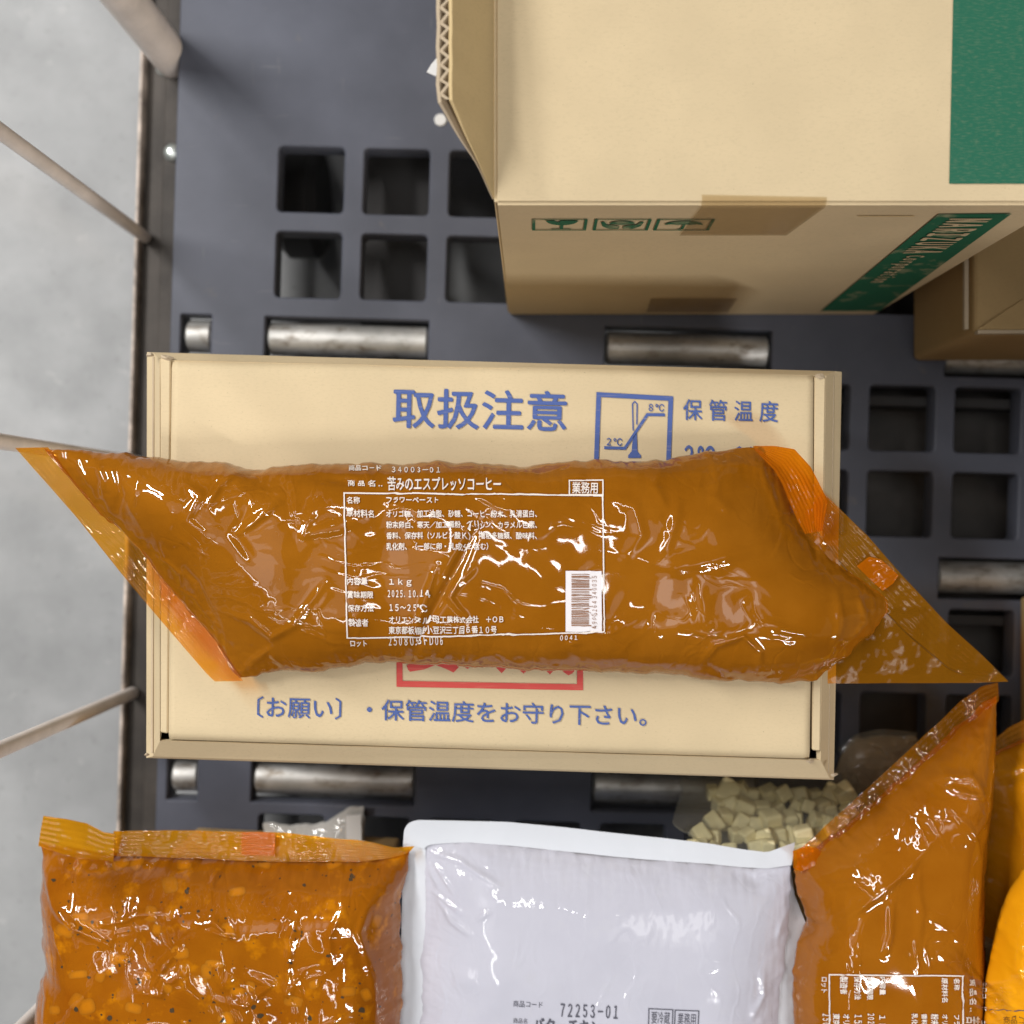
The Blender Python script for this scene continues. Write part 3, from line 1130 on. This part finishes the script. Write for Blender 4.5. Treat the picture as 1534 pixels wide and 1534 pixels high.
def esp_label(root, bvh, conv, limit=1e9):
    s = on_bag(bvh)
    f = Ink()
    cv = conv or (lambda x, y: (x, y))
    f.line([(515.5, 741), (580, 741.5), (640, 740.5), (690, 742.5), (750, 741.5), (800, 743), (903.5, 744.5), (905, 946),
            (760, 949), (640, 952), (519.7, 953)], 2.0, True, 3, cv)
    if limit > 860:
        f.line([(852.6, 722.6), (903.6, 722.2), (904, 743), (852.6, 743)], 1.8, True, 3, cv)
    f.build("label_frame", s, WHITE_INK, root)
    for i, (t, x0, y0, x1, y1) in enumerate(ESP_TEXT):
        if x0 > limit:
            continue
        Ink().text(t, x0, y0, x1, y1, 0, 0.22 if i != 3 else 0.3, cv).build("lettering", s, WHITE_INK, root)
    if limit > 860:
        Ink().text("業務用", 857, 725, 896, 741.3, 0, 0.25, cv).build("lettering", s, WHITE_INK, root)
        b = Ink()
        for i in range(6):
            for j in range(10):
                xa, xb = 847.3 + i * 9, 847.3 + i * 9 + 9
                ya, yb = 855.3 + j * 9, 855.3 + j * 9 + 9
                pts = [(xa, ya), (xa, yb), (xb, yb), (xb, ya)]
                b.poly([cv(*p) for p in pts])
        bo = b.build("barcode", s, LABEL_WHITE, root)
        s2 = on_bag(bvh, 0.0010)
        b = Ink()
        rnd = random.Random(4)
        yy = 860.0
        while yy < 938:
            h = rnd.choice((0.9, 0.9, 1.5, 1.9))
            long = rnd.random() < 0.12
            b.line([(856, yy + h / 2), (886 if long else 882.5, yy + h / 2)], h, False, 5, cv)
            yy += h + rnd.choice((0.9, 1.2, 1.9))
        bar = b.build("bars", s2, BAR_INK, bo)
        t = Ink().text("4906264 340035", 886.5, 863, 894, 941, 0, 0.0, cv, rot=90).build("digits", s2, BAR_INK, bo)


def espresso_lying():
    z0, eq = 0.2008, 0.2125
    root = thing("paste_bag", "amber bag of espresso coffee paste lying across the low carton, white label upright", "food bag", P(740, 850, z0))
    T = [(66, 672), (150, 676), (230, 684), (290, 692), (330, 690), (372, 702), (450, 696), (520, 694), (600, 693), (660, 690), (720, 694),
         (800, 698), (860, 691), (905, 688), (935, 691), (1000, 689), (1040, 678), (1090, 674), (1128, 671)]
    B = [(356, 1018), (400, 1008), (420, 1004), (470, 1007), (520, 999), (560, 992), (640, 994), (700, 1000), (780, 1003), (860, 1004),
         (940, 1008), (1020, 1012), (1060, 1020), (1120, 1021), (1170, 1023), (1225, 1020)]
    Lf = [(66, 672), (103, 717), (148, 767), (205, 820), (232, 853), (270, 900), (320, 957), (356, 1018)]
    R = [(1128, 671), (1160, 690), (1182, 725), (1198, 775), (1225, 815), (1262, 850), (1300, 872), (1328, 895), (1330, 915), (1308, 950),
         (1285, 968), (1268, 985), (1240, 1005), (1225, 1020)]
    cr = [
        ([(735, 775), (712, 800), (690, 845), (672, 880), (650, 920), (628, 960), (618, 1000)], 7, -2.2),
        ([(712, 850), (690, 872), (678, 890), (690, 905), (705, 920)], 5, 1.5),
        ([(660, 845), (645, 890), (632, 930)], 5, 1.2),
        ([(255, 700), (330, 718), (400, 708), (470, 712)], 8, 1.3), ([(372, 705), (345, 730), (330, 760)], 6, 1.5),
        ([(470, 716), (520, 722), (560, 730)], 7, -1.2), ([(430, 755), (395, 785), (370, 800)], 6, 1.6),
        ([(560, 770), (520, 790), (470, 800), (480, 770)], 9, 1.3),
        ([(350, 915), (390, 925), (420, 950), (455, 930), (500, 870)], 6, 1.5),
        ([(360, 1010), (390, 985), (412, 970), (430, 1000)], 6, 1.8),
        ([(1045, 985), (1062, 960), (1100, 946), (1125, 970), (1130, 1000)], 5, 1.6), ([(1050, 990), (1085, 1012), (1140, 1018)], 5, -1.2),
        ([(900, 742), (945, 760), (953, 800), (930, 835)], 10, 1.0), ([(1005, 850), (1080, 830), (1140, 815), (1195, 800)], 9, 1.1),
        ([(1195, 795), (1225, 815), (1215, 840)], 6, -1.4), ([(1120, 925), (1170, 940), (1200, 945)], 7, 1.2),
        ([(905, 835), (990, 842), (1070, 840)], 14, 1.0), ([(220, 830), (270, 870), (310, 920), (335, 960)], 10, -0.9),
        ([(240, 835), (262, 842), (280, 860), (275, 885)], 4, 1.2), ([(268, 880), (300, 895), (318, 925)], 4, 1.2),
        ([(285, 845), (310, 870), (322, 905), (338, 935)], 5, -1.1), ([(150, 690), (170, 720), (165, 745)], 6, 1.2), ([(190, 700), (200, 740), (185, 770)], 6, -1.2),
        ([(230, 720), (215, 760), (225, 790)], 7, 1.2), ([(290, 720), (320, 745), (300, 780), (330, 800)], 7, 1.1), ([(120, 690), (140, 725)], 5, 1.0),
        ([(390, 760), (370, 800), (395, 835)], 8, -1.0), ([(1070, 700), (1060, 745), (1085, 770)], 9, 0.9), ([(1130, 690), (1150, 740), (1165, 790)], 8, 1.0),
        ([(1240, 880), (1245, 930), (1235, 980)], 7, 1.0), ([(1275, 890), (1290, 930), (1260, 960)], 6, 1.2), ([(985, 700), (975, 730), (990, 760)], 7, 0.9),
        ([(700, 790), (735, 782)], 4, 1.0), ([(1010, 740), (1000, 790), (985, 830)], 8, 0.9), ([(880, 1000), (850, 960), (870, 955)], 7, 0.8),
    ]
    calm = lambda PX, PY: 1 - 0.85 * np.exp(-(((PX - 740) / 210) ** 4 + ((PY - 850) / 95) ** 4))
    body, bvh = bag_body("bag_body", root, (T, B, Lf, R), z0, 0.036, eq, 860, 260, PASTE1, 11, 0.85, 0.6, 1.0, cr, rad=(0.06, 0.045), fold_mask=calm)
    # sealed ends
    film_strip("seal", root, [(23, 671), (113, 773), (180, 857), (227, 913), (310, 1010), (322, 1021)],
               [(72, 670), (107, 716), (152, 766), (210, 820), (237, 855), (275, 902), (325, 960), (364, 1020)], eq + .0022, eq + .0022, AMBER,
               520, 60, 40, 5, 0.00045, 0.0003, 0.022)
    film_strip("seal", root, [(1232, 737), (1300, 803), (1350, 860), (1420, 935), (1470, 980), (1511, 1021)],
               [(1205, 770), (1255, 838), (1300, 890), (1360, 950), (1420, 1000), (1466, 1023)], eq + .002, eq + .0015, AMBER, 420, 60, 50, 6, 0.00045, 0.0006,
               0.018)
    film_strip("seal_panel", root, [(1207, 775), (1256, 840), (1300, 891), (1360, 951), (1420, 1001), (1467, 1023)],
               [(1180, 850), (1210, 900), (1240, 950), (1240, 990), (1240, 1010), (1240, 1024)], eq + .0012, eq - .001, AMBER, 240, 90, 60, 0, 0, 0.0009,
               0.022)
    # folded corner of the right seal, film lying double
    film_strip("folded_corner", root, [(1128, 668), (1160, 668), (1190, 673), (1215, 700), (1232, 735), (1240, 752), (1232, 795)],
               [(1130, 673), (1145, 690), (1160, 705), (1172, 725), (1182, 750), (1195, 780), (1206, 800)], eq + .012, eq + .017, AMBER_DEEP, 160, 60, 70, 9,
               0.0006, 0.0011, 0.02)
    film_strip("film_patch", root, [(1283, 848), (1302, 834), (1320, 838)], [(1322, 885), (1338, 874), (1346, 862)], eq + .0045, eq + .0045, AMBER_DEEP, 40,
               30, 75, 4, 0.0003, 0.0007, 0.01)
    esp_label(root, bvh, None)


espresso_lying()


def espresso_upright():
    z0, eq = 0.134, 0.150
    root = thing("paste_bag", "amber bag of espresso coffee paste with its label turned sideways, beside the white pouch", "food bag", P(1330, 1450, z0))
    cv = lambda x, y: (1441 - (y - 742) * 0.923, 1459.5 + (x - 517) * 0.923 - 0.03 * (y - 742) * 0.923 + 4)
    T = [(1189, 1302), (1200, 1288), (1260, 1245), (1330, 1185), (1400, 1122), (1450, 1075), (1492, 1042)]
    R = [(1492, 1042), (1493, 1100), (1490, 1180), (1480, 1260), (1474, 1330), (1476, 1450), (1474, 1534), (1470, 1700), (1462, 1840)]
    Lf = [(1189, 1302), (1192, 1325), (1205, 1360), (1210, 1385), (1198, 1405), (1190, 1440), (1187, 1490), (1190, 1534), (1190, 1700), (1195, 1840)]
    B = [(1195, 1840), (1330, 1850), (1462, 1840)]
    cr = [([(1200, 1375), (1240, 1360), (1275, 1325), (1330, 1280), (1372, 1235)], 7, 1.7), ([(1310, 1320), (1308, 1370), (1300, 1400)], 6, 1.5),
          ([(1345, 1275), (1352, 1340), (1345, 1420)], 7, 1.0), ([(1370, 1160), (1400, 1150), (1430, 1148), (1450, 1180)], 6, 1.7),
          ([(1395, 1165), (1430, 1172), (1465, 1180)], 5, 1.5), ([(1395, 1190), (1430, 1230), (1460, 1205)], 7, 1.4),
          ([(1430, 1230), (1450, 1270), (1440, 1370)], 8, 1.3), ([(1230, 1310), (1260, 1300), (1280, 1315)], 5, 1.2),
          ([(1205, 1300), (1225, 1320), (1215, 1350)], 7, 1.5), ([(1200, 1400), (1225, 1410), (1240, 1395)], 5, 1.2),
          ([(1370, 1440), (1372, 1480), (1366, 1534)], 12, 1.1)]
    body, bvh = bag_body("bag_body", root, (T, B, Lf, R), z0, 0.047, eq, 330, 620, PASTE2, 23, 0.8, 0.5, 0.8, cr, rad=(0.04, 0.03))
    film_strip("seal", root, [(1193, 1277), (1250, 1225), (1300, 1180), (1365, 1120), (1440, 1050), (1470, 1028), (1495, 1022)],
               [(1194, 1304), (1230, 1278), (1285, 1238), (1350, 1180), (1425, 1112), (1470, 1072), (1496, 1050)], eq + .001, eq + .004, AMBER, 400, 50, 90, 5,
               0.0004, 0.001, 0.016)
    film_strip("folded_corner", root, [(1188, 1275), (1205, 1268), (1225, 1270), (1234, 1280)], [(1188, 1300), (1200, 1305), (1215, 1300), (1228, 1292)], eq + .005, eq + .008,
               AMBER_DEEP, 60, 40, 95, 0, 0, 0.0008, 0.012)
    esp_label(root, bvh, cv, 640)


espresso_upright()


def vegetable_bag():
    z0, eq = 0.134, 0.150
    root = thing("filling_bag", "orange bag of diced vegetable filling with black flecks, at the lower left", "food bag", P(330, 1450, z0))
    T = [(60, 1264), (110, 1274), (170, 1280), (240, 1282), (330, 1286), (430, 1288), (520, 1288), (570, 1285), (614, 1272)]
    Lf = [(60, 1264), (63, 1300), (62, 1360), (66, 1420), (70, 1448), (58, 1475), (50, 1534), (46, 1700), (50, 1830)]
    R = [(614, 1272), (611, 1300), (601, 1340), (600, 1400), (603, 1460), (600, 1534), (598, 1700), (590, 1830)]
    B = [(50, 1830), (320, 1840), (590, 1830)]
    cr = [([(75, 1290), (110, 1330), (150, 1360), (195, 1382)], 7, 2.2), ([(180, 1355), (215, 1350), (235, 1340), (275, 1338)], 5, 1.5),
          ([(300, 1385), (275, 1410), (260, 1440)], 5, 1.8), ([(240, 1450), (270, 1452), (275, 1435), (295, 1425)], 6, 1.9),
          ([(320, 1355), (345, 1348), (370, 1370), (340, 1362)], 6, 1.7), ([(345, 1410), (360, 1440), (370, 1425)], 8, 1.5),
          ([(460, 1350), (452, 1400), (450, 1450), (470, 1420)], 7, 2.0), ([(400, 1430), (425, 1440), (390, 1470), (345, 1460)], 6, 1.5),
          ([(330, 1310), (340, 1290)], 5, 1.4), ([(425, 1320), (445, 1312), (490, 1318)], 5, 1.2), ([(530, 1330), (510, 1370), (512, 1420)], 6, 1.5),
          ([(565, 1325), (550, 1370), (570, 1440), (572, 1500)], 6, 1.6), ([(70, 1450), (95, 1470), (92, 1510)], 6, 1.5), ([(180, 1510), (260, 1505), (330, 1512)], 8, 1.0),
          ([(490, 1510), (520, 1490)], 5, 1.2)]
    body, bvh = bag_body("bag_body", root, (T, B, Lf, R), z0, 0.05, eq, 480, 460, PASTE3, 31, 1.2, 0.65, 0.9, cr, rad=(0.035, 0.032))
    film_strip("seal", root, [(170, 1245), (230, 1244), (290, 1244), (360, 1246), (440, 1248), (500, 1256), (530, 1258), (560, 1262), (590, 1270), (621, 1268)],
               [(170, 1282), (240, 1284), (330, 1288), (430, 1291), (520, 1291), (550, 1290), (575, 1287), (600, 1282), (608, 1279), (614, 1276)], eq + .003, eq + .005,
               AMBER_YEL, 420, 44, 110, 7, 0.0004, 0.0011, 0.018)
    film_strip("folded_corner", root, [(65, 1222), (100, 1227), (130, 1233), (155, 1246), (172, 1249)], [(57, 1268), (90, 1279), (120, 1287), (150, 1292), (170, 1296)],
               eq + .010, eq + .008, AMBER_YEL, 120, 40, 115, 6, 0.0005, 0.0009, 0.02)
    film_strip("film_patch", root, [(362, 1246.5), (390, 1246), (412, 1248)], [(362, 1281), (390, 1281), (412, 1281)], eq + .006, eq + .0068, AMBER_DEEP, 60, 40, 118, 6,
               0.0003, 0.0005, 0.02)
    # diced carrot and dark flecks pressed up against the film
    s = on_bag(bvh, 0.00015)
    rnd = random.Random(9)
    spots = [(340, 1395), (118, 1460), (150, 1463), (180, 1437), (165, 1455), (220, 1462), (300, 1470), (355, 1485), (375, 1478), (115, 1500), (130, 1508), (235, 1392),
             (355, 1340), (275, 1300), (395, 1300), (520, 1485), (545, 1490), (560, 1380), (200, 1510), (310, 1455), (440, 1500), (180, 1300), (205, 1298), (470, 1475),
             (255, 1330), (500, 1300), (120, 1375)]
    CARROT = paste("carrot_dice", (0.30, 0.095, 0.005), (0.40, 0.15, 0.012), wave=0.06)
    nt = CARROT.node_tree
    pb = nt.nodes["Principled BSDF"]
    old = pb.inputs['Base Color'].links[0].from_socket
    at = N(nt, 'ShaderNodeAttribute', attribute_name='core')
    mx = N(nt, 'ShaderNodeMix', data_type='RGBA')
    mx.inputs[7].default_value = (0.72, 0.24, 0.004, 1)
    nt.links.new(at.outputs['Fac'], mx.inputs[0])
    nt.links.new(old, mx.inputs[6])
    nt.links.new(mx.outputs[2], pb.inputs['Base Color'])
    FLECK = paste("dark_fleck", (0.05, 0.04, 0.025), (0.10, 0.06, 0.03))
    for _ in range(16):
        spots.append((85 + 480 * rnd.random() ** 1.8, 1600 - 260 * rnd.random() ** 1.6))
    for cx, cy in spots:
        w, h, a = rnd.uniform(7, 15), rnd.uniform(6, 12), rnd.uniform(-0.5, 0.5)
        k = Ink()
        pts, core = [], []
        for sc_, cr_ in ((1.0, 0.0), (0.72, 0.45), (0.42, 0.8)):
            for i in range(14):
                t = 2 * math.pi * i / 14
                ex = abs(math.cos(t)) ** 0.6 * math.copysign(1, math.cos(t)) * w * sc_
                ey = abs(math.sin(t)) ** 0.6 * math.copysign(1, math.sin(t)) * h * sc_
                pts.append((cx + ex * math.cos(a) - ey * math.sin(a), cy + ex * math.sin(a) + ey * math.cos(a)))
                core.append(cr_)
        pts.append((cx, cy))
        core.append(0.85)
        F = []
        for q in (0, 14):
            F += [(q + i, q + (i + 1) % 14, q + 14 + (i + 1) % 14, q + 14 + i) for i in range(14)]
        F += [(28 + i, 28 + (i + 1) % 14, 42) for i in range(14)]
        k.add(pts, F)
        o = k.build("carrot_piece", s, CARROT, root)
        for p in o.data.polygons:
            p.use_smooth = True
        at_ = o.data.attributes.new('core', 'FLOAT', 'POINT')
        m_ = rnd.uniform(0.25, 0.7)
        at_.data.foreach_set('value', [c * m_ for c in core])
    k = Ink()
    for _ in range(90):
        cx, cy = rnd.uniform(75, 600), rnd.uniform(1300, 1600)
        r = rnd.choice((1.2, 1.6, 2.2, 3.0, 4.4)) * rnd.uniform(.8, 1.2)
        ring = [(cx + r * rnd.uniform(.6, 1.2) * math.cos(2 * math.pi * i / 7), cy + r * rnd.uniform(.6, 1.2) * math.sin(2 * math.pi * i / 7)) for i in range(7)]
        k.poly(ring)
    o = k.build("pepper_flecks", on_bag(bvh, 0.0002), FLECK, root)
    o['kind'] = 'stuff'


vegetable_bag()


def white_pouch():
    z0, eq = 0.134, 0.146
    root = thing("white_pouch", "white flat pouch with black printed code between the two amber bags", "food bag", P(900, 1450, z0))
    T = [(637, 1264), (680, 1260), (720, 1259), (800, 1268), (900, 1279), (1000, 1288), (1080, 1293), (1130, 1300), (1184, 1292)]
    Lf = [(637, 1264), (634, 1300), (636, 1380), (631, 1440), (628, 1534), (626, 1700), (630, 1830)]
    R = [(1184, 1292), (1186, 1330), (1180, 1400), (1172, 1460), (1165, 1534), (1162, 1700), (1160, 1830)]
    B = [(630, 1830), (900, 1845), (1160, 1830)]
    cr = [([(645, 1275), (690, 1284), (720, 1300), (748, 1315)], 5, 1.5), ([(640, 1295), (660, 1330)], 5, 1.2), ([(650, 1290), (680, 1330)], 4, 1.1),
          ([(655, 1340), (680, 1370), (705, 1385)], 5, 1.4), ([(645, 1330), (690, 1355)], 4, 1.2), ([(715, 1365), (735, 1350)], 5, 1.0),
          ([(680, 1450), (715, 1455)], 16, 1.2), ([(1095, 1300), (1130, 1316), (1175, 1296)], 9, -1.4), ([(1135, 1440), (1140, 1480), (1120, 1510)], 6, 1.4),
          ([(1160, 1400), (1170, 1370)], 6, 1.2)]
    calm = lambda PX, PY: 0.45 + 0.55 * sstep(120, 260, np.hypot((PX - 900) * 0.8, PY - 1430))
    body, bvh = bag_body("pouch_body", root, (T, B, Lf, R), z0, 0.031, eq, 440, 420, WHITE_BODY, 57, 0.6, 0.42, 0.7, cr, rad=(0.05, 0.06), fold_mask=calm)
    film_strip("seal", root, [(604, 1262), (605, 1243), (611, 1233), (625, 1228), (700, 1230), (760, 1231), (850, 1240), (960, 1252), (1060, 1263), (1110, 1272), (1150, 1277), (1191, 1262)],
               [(636, 1272), (637, 1268), (641, 1266), (660, 1264), (700, 1262), (770, 1267), (850, 1276), (960, 1287), (1060, 1294), (1110, 1299), (1150, 1301), (1186, 1296)], eq + .001, eq + .002,
               WHITE_SEAL, 300, 24, 130, 0, 0, 0.0005, 0.03)
    film_strip("side_seal", root, [(604, 1260), (603, 1320), (601, 1400), (599, 1534), (597, 1700), (600, 1830)],
               [(638, 1260), (637, 1320), (639, 1400), (632, 1534), (630, 1700), (634, 1830)], eq - .001, eq + .001, WHITE_SEAL, 200, 24, 134, 0, 0, 0.0006, 0.02)
    film_strip("side_seal", root, [(1183, 1290), (1190, 1340), (1208, 1385), (1204, 1450), (1200, 1534), (1198, 1700), (1196, 1830)],
               [(1176, 1290), (1180, 1340), (1176, 1400), (1169, 1460), (1160, 1534), (1158, 1700), (1155, 1830)], eq - .006, eq - .001, WHITE_SEAL, 200, 24, 138, 0, 0, 0.0006, 0.02)
    s = on_bag(bvh, 0.0004)
    sl = 0.042
    Ink().text("商品コード", 769, 1498.5, 813, 1508, sl, 0.0).build("lettering", s, GREY_INK, root)
    Ink().text("72253-01", 840, 1503, 926, 1523, sl, 0.3).build("lettering", s, GREY_INK, root)
    Ink().text("商品名", 769, 1525, 790, 1533, sl, 0.0).build("lettering", s, GREY_INK, root)
    Ink().text("バターチキン", 800, 1525, 900, 1546, sl, 0.6).build("lettering", s, GREY_INK, root)
    k = Ink()
    k.line([(972, 1511), (1008, 1512.5), (1007, 1539), (971, 1537.5)], 1.6, True, 4)
    k.text("要冷蔵", 976, 1515, 1004, 1534, sl, 0.0)
    k.line([(1011.5, 1513), (1047, 1514.5), (1046, 1541), (1010.5, 1539.5)], 1.6, True, 4)
    k.text("業務用", 1015.5, 1517, 1043, 1536, sl, 0.0)
    k.build("storage_mark", s, GREY_INK, root)


white_pouch()


def edge_bags():
    z0, eq = 0.10, 0.118
    root = thing("filling_bag", "amber bag half hidden behind the sideways espresso bag at the right edge", "food bag", P(1560, 1350, z0))
    T = [(1478, 1140), (1500, 1122), (1534, 1108), (1600, 1090), (1700, 1075)]
    Lf = [(1478, 1140), (1478, 1250), (1470, 1400), (1472, 1600), (1472, 1700)]
    R = [(1700, 1075), (1710, 1300), (1710, 1700)]
    B = [(1472, 1700), (1600, 1710), (1710, 1700)]
    cr = [([(1490, 1150), (1510, 1138), (1545, 1128)], 6, 2.0), ([(1495, 1168), (1520, 1156), (1545, 1150)], 6, 1.8), ([(1485, 1250), (1510, 1225), (1545, 1195)], 8, 1.6)]
    bag_body("bag_body", root, (T, B, Lf, R), z0, 0.05, eq, 160, 260, PASTE4, 71, 1.0, 0.8, 1.0, cr)
    film_strip("seal", root, [(1488, 1108), (1510, 1090), (1534, 1078), (1600, 1060), (1700, 1045)], [(1480, 1142), (1500, 1126), (1534, 1112), (1600, 1094), (1700, 1080)], eq + .001, eq + .003,
               AMBER, 160, 30, 140, 4, .0004, .0008, .02)
    z0, eq = 0.152, 0.168
    root = thing("sauce_bag", "bright yellow orange glossy bag at the lower right corner", "food bag", P(1600, 1500, z0))
    T = [(1500, 1375), (1512, 1345), (1534, 1308), (1580, 1270), (1650, 1250)]
    Lf = [(1500, 1375), (1490, 1420), (1478, 1470), (1476, 1534), (1478, 1650), (1480, 1800)]
    R = [(1650, 1250), (1720, 1400), (1730, 1800)]
    B = [(1480, 1800), (1600, 1810), (1730, 1800)]
    cr = [([(1500, 1400), (1520, 1418)], 5, 1.6), ([(1492, 1430), (1512, 1445)], 5, 1.8), ([(1480, 1480), (1500, 1490)], 5, 1.8)]
    body, bvh = bag_body("bag_body", root, (T, B, Lf, R), z0, 0.045, eq, 160, 260, PASTE5, 83, 1.2, 1.3, 1.3, cr)
    s = on_bag(bvh, 0.0004, 0.17)
    k = Ink()
    k.line([(1487, 1513), (1534, 1514), (1600, 1516)], 1.2, False, 4)
    k.build("label_frame", s, GREY_INK, root)
    Ink().text("商品コード", 1508, 1522, 1560, 1534, 0, 0).build("lettering", s, plain("brown_ink", (0.18, 0.07, 0.01), .5), root)


edge_bags()

# ================================================================== SMALL BAGS LYING ON THE DECK
def cube_bag():
    root = thing("clear_bag", "clear bag of pale yellow diced cubes lying behind the white pouch", "food bag", P(1130, 1230, 0.0))
    rnd = random.Random(21)
    CUBE = plain("pale_cube", (0.92, 0.82, 0.50), 0.5, var=0.08, scale=120)
    me = None
    n = 0
    for r in range(6):
        for c in range(11):
            px = 1045 + c * 22 + rnd.uniform(-6, 6) + (8 if r % 2 else 0)
            py = 1190 + r * 21 + rnd.uniform(-5, 5)
            z = min(0.122, 0.050 + 0.017 * r + 0.014 * rnd.random())
            if py > 1278 or (px < 1060 and r < 3):
                continue
            x, y, _ = P(px, py, z)
            if me is None:
                o = boxm("diced_cube", -.0052, .0052, -.0052, .0052, -.0052, .0052, CUBE, None, .0017, 3)
                me = o.data
            else:
                o = bpy.data.objects.new("diced_cube", me)
                COL.objects.link(o)
            o.location = (x, y, z)
            o.rotation_euler = (rnd.uniform(-.4, .4), rnd.uniform(-.4, .4), rnd.uniform(-.6, .6))
            s = rnd.uniform(.8, 1.2)
            o.scale = (s * rnd.uniform(.8, 1.25), s * rnd.uniform(.75, 1.35), s)
            tag(o, "pale yellow diced cube inside the clear bag behind the white pouch", "diced food", "pale cubes in the clear bag")
            n += 1
    outer = [(1020, 1165), (1090, 1162), (1180, 1168), (1300, 1172)]
    inner = [(1015, 1250), (1090, 1300), (1180, 1312), (1300, 1316)]
    nu, nv = 170, 110
    S, u, v = coons(outer, inner, [(1020, 1165), (1028, 1200), (1015, 1250)], [(1300, 1172), (1310, 1240), (1300, 1316)], nu, nv)
    zt = 0.062 + 0.088 * v
    X, Y = (S[..., 0] - CX) * (CAM_Z - zt) / FPX, (CY - S[..., 1]) * (CAM_Z - zt) / FPX
    e = np.minimum(np.minimum(u, 1 - u) * .13, np.minimum(v, 1 - v) * .06)
    Z = 0.036 + 0.086 * v + 0.036 * np.sqrt(np.clip(1 - (1 - np.clip(e / .022, 0, 1)) ** 2, 0, 1))
    f1, f2, t = worley(X / .016 + .4 * gnoise(X / .02, Y / .02, 3), Y / .016, 91)
    Z = Z + 0.0045 * t * sstep(0, .4, f2 - f1) + .003 * gnoise(X / .02, Y / .02, 92)
    mesh_np("bag_film", np.stack([X, Y, Z], -1).reshape(-1, 3), grid_faces(nu, nv), CLEAR, root)


cube_bag()


def dim_bag():
    root = thing("clear_bag", "dim clear bag of dark contents in the shade right of the low carton", "food bag", P(1320, 1130, 0.0))
    T = [(1262, 1130), (1280, 1108), (1320, 1100), (1370, 1105)]
    B = [(1240, 1185), (1290, 1190), (1340, 1188), (1380, 1180)]
    Lf = [(1262, 1130), (1248, 1160), (1240, 1185)]
    R = [(1370, 1105), (1385, 1140), (1380, 1180)]
    o, _ = bag_body("bag_body", root, (T, B, Lf, R), 0.002, 0.022, 0.010, 110, 80, paste("dim_contents", (.26, .21, .15), (.34, .28, .20), spec=(.45, .38, .29)), 97, .8, 1.6, 1.4)
    film_strip("seal", root, [(1255, 1122), (1280, 1100), (1320, 1092), (1376, 1097)], [(1262, 1132), (1280, 1112), (1320, 1104), (1370, 1109)], .013, .014, CLEAR, 80, 16, 150, 2, .0003, .0006, .012)


dim_bag()


def label_pouch():
    root = thing("clear_pouch", "small clear pouch with a white paper label behind the orange vegetable bag", "food bag", P(470, 1240, 0))
    T = [(396, 1234), (430, 1234), (470, 1236), (492, 1228), (520, 1212), (545, 1209)]
    B = [(396, 1300), (430, 1302), (470, 1304), (492, 1304), (520, 1304), (545, 1303)]
    Lf = [(396, 1234), (395, 1270), (396, 1300)]
    R = [(545, 1209), (546, 1260), (545, 1303)]
    bag_body("pouch_body", root, (T, B, Lf, R), 0.002, 0.02, 0.010, 130, 80, paste("pouch_film", (.40, .39, .37), (.52, .51, .49)), 103, .7, .8, .8)
    t = [P(a, b, 0.0245) for a, b in ((518, 1222), (541, 1220), (542, 1290), (519, 1290))]
    prism("paper_label", t, [(p[0], p[1], .023) for p in t], plain("paper", (.72, .72, .72), .7), root)


label_pouch()

# torn corner of white paper behind the flap
pts = [(639, 108), (646, 96), (653, 88), (666, 80), (676, 82), (676, 113), (662, 116), (650, 113)]
t = [P(a, b, 0.296) for a, b in pts]
o = prism("paper_scrap", t, [(p[0], p[1] , .2955) for p in t], plain("white_paper", (.80, .80, .80), .5), None)
tag(o, "small white paper corner poking out behind the upright carton flap", "paper scrap")
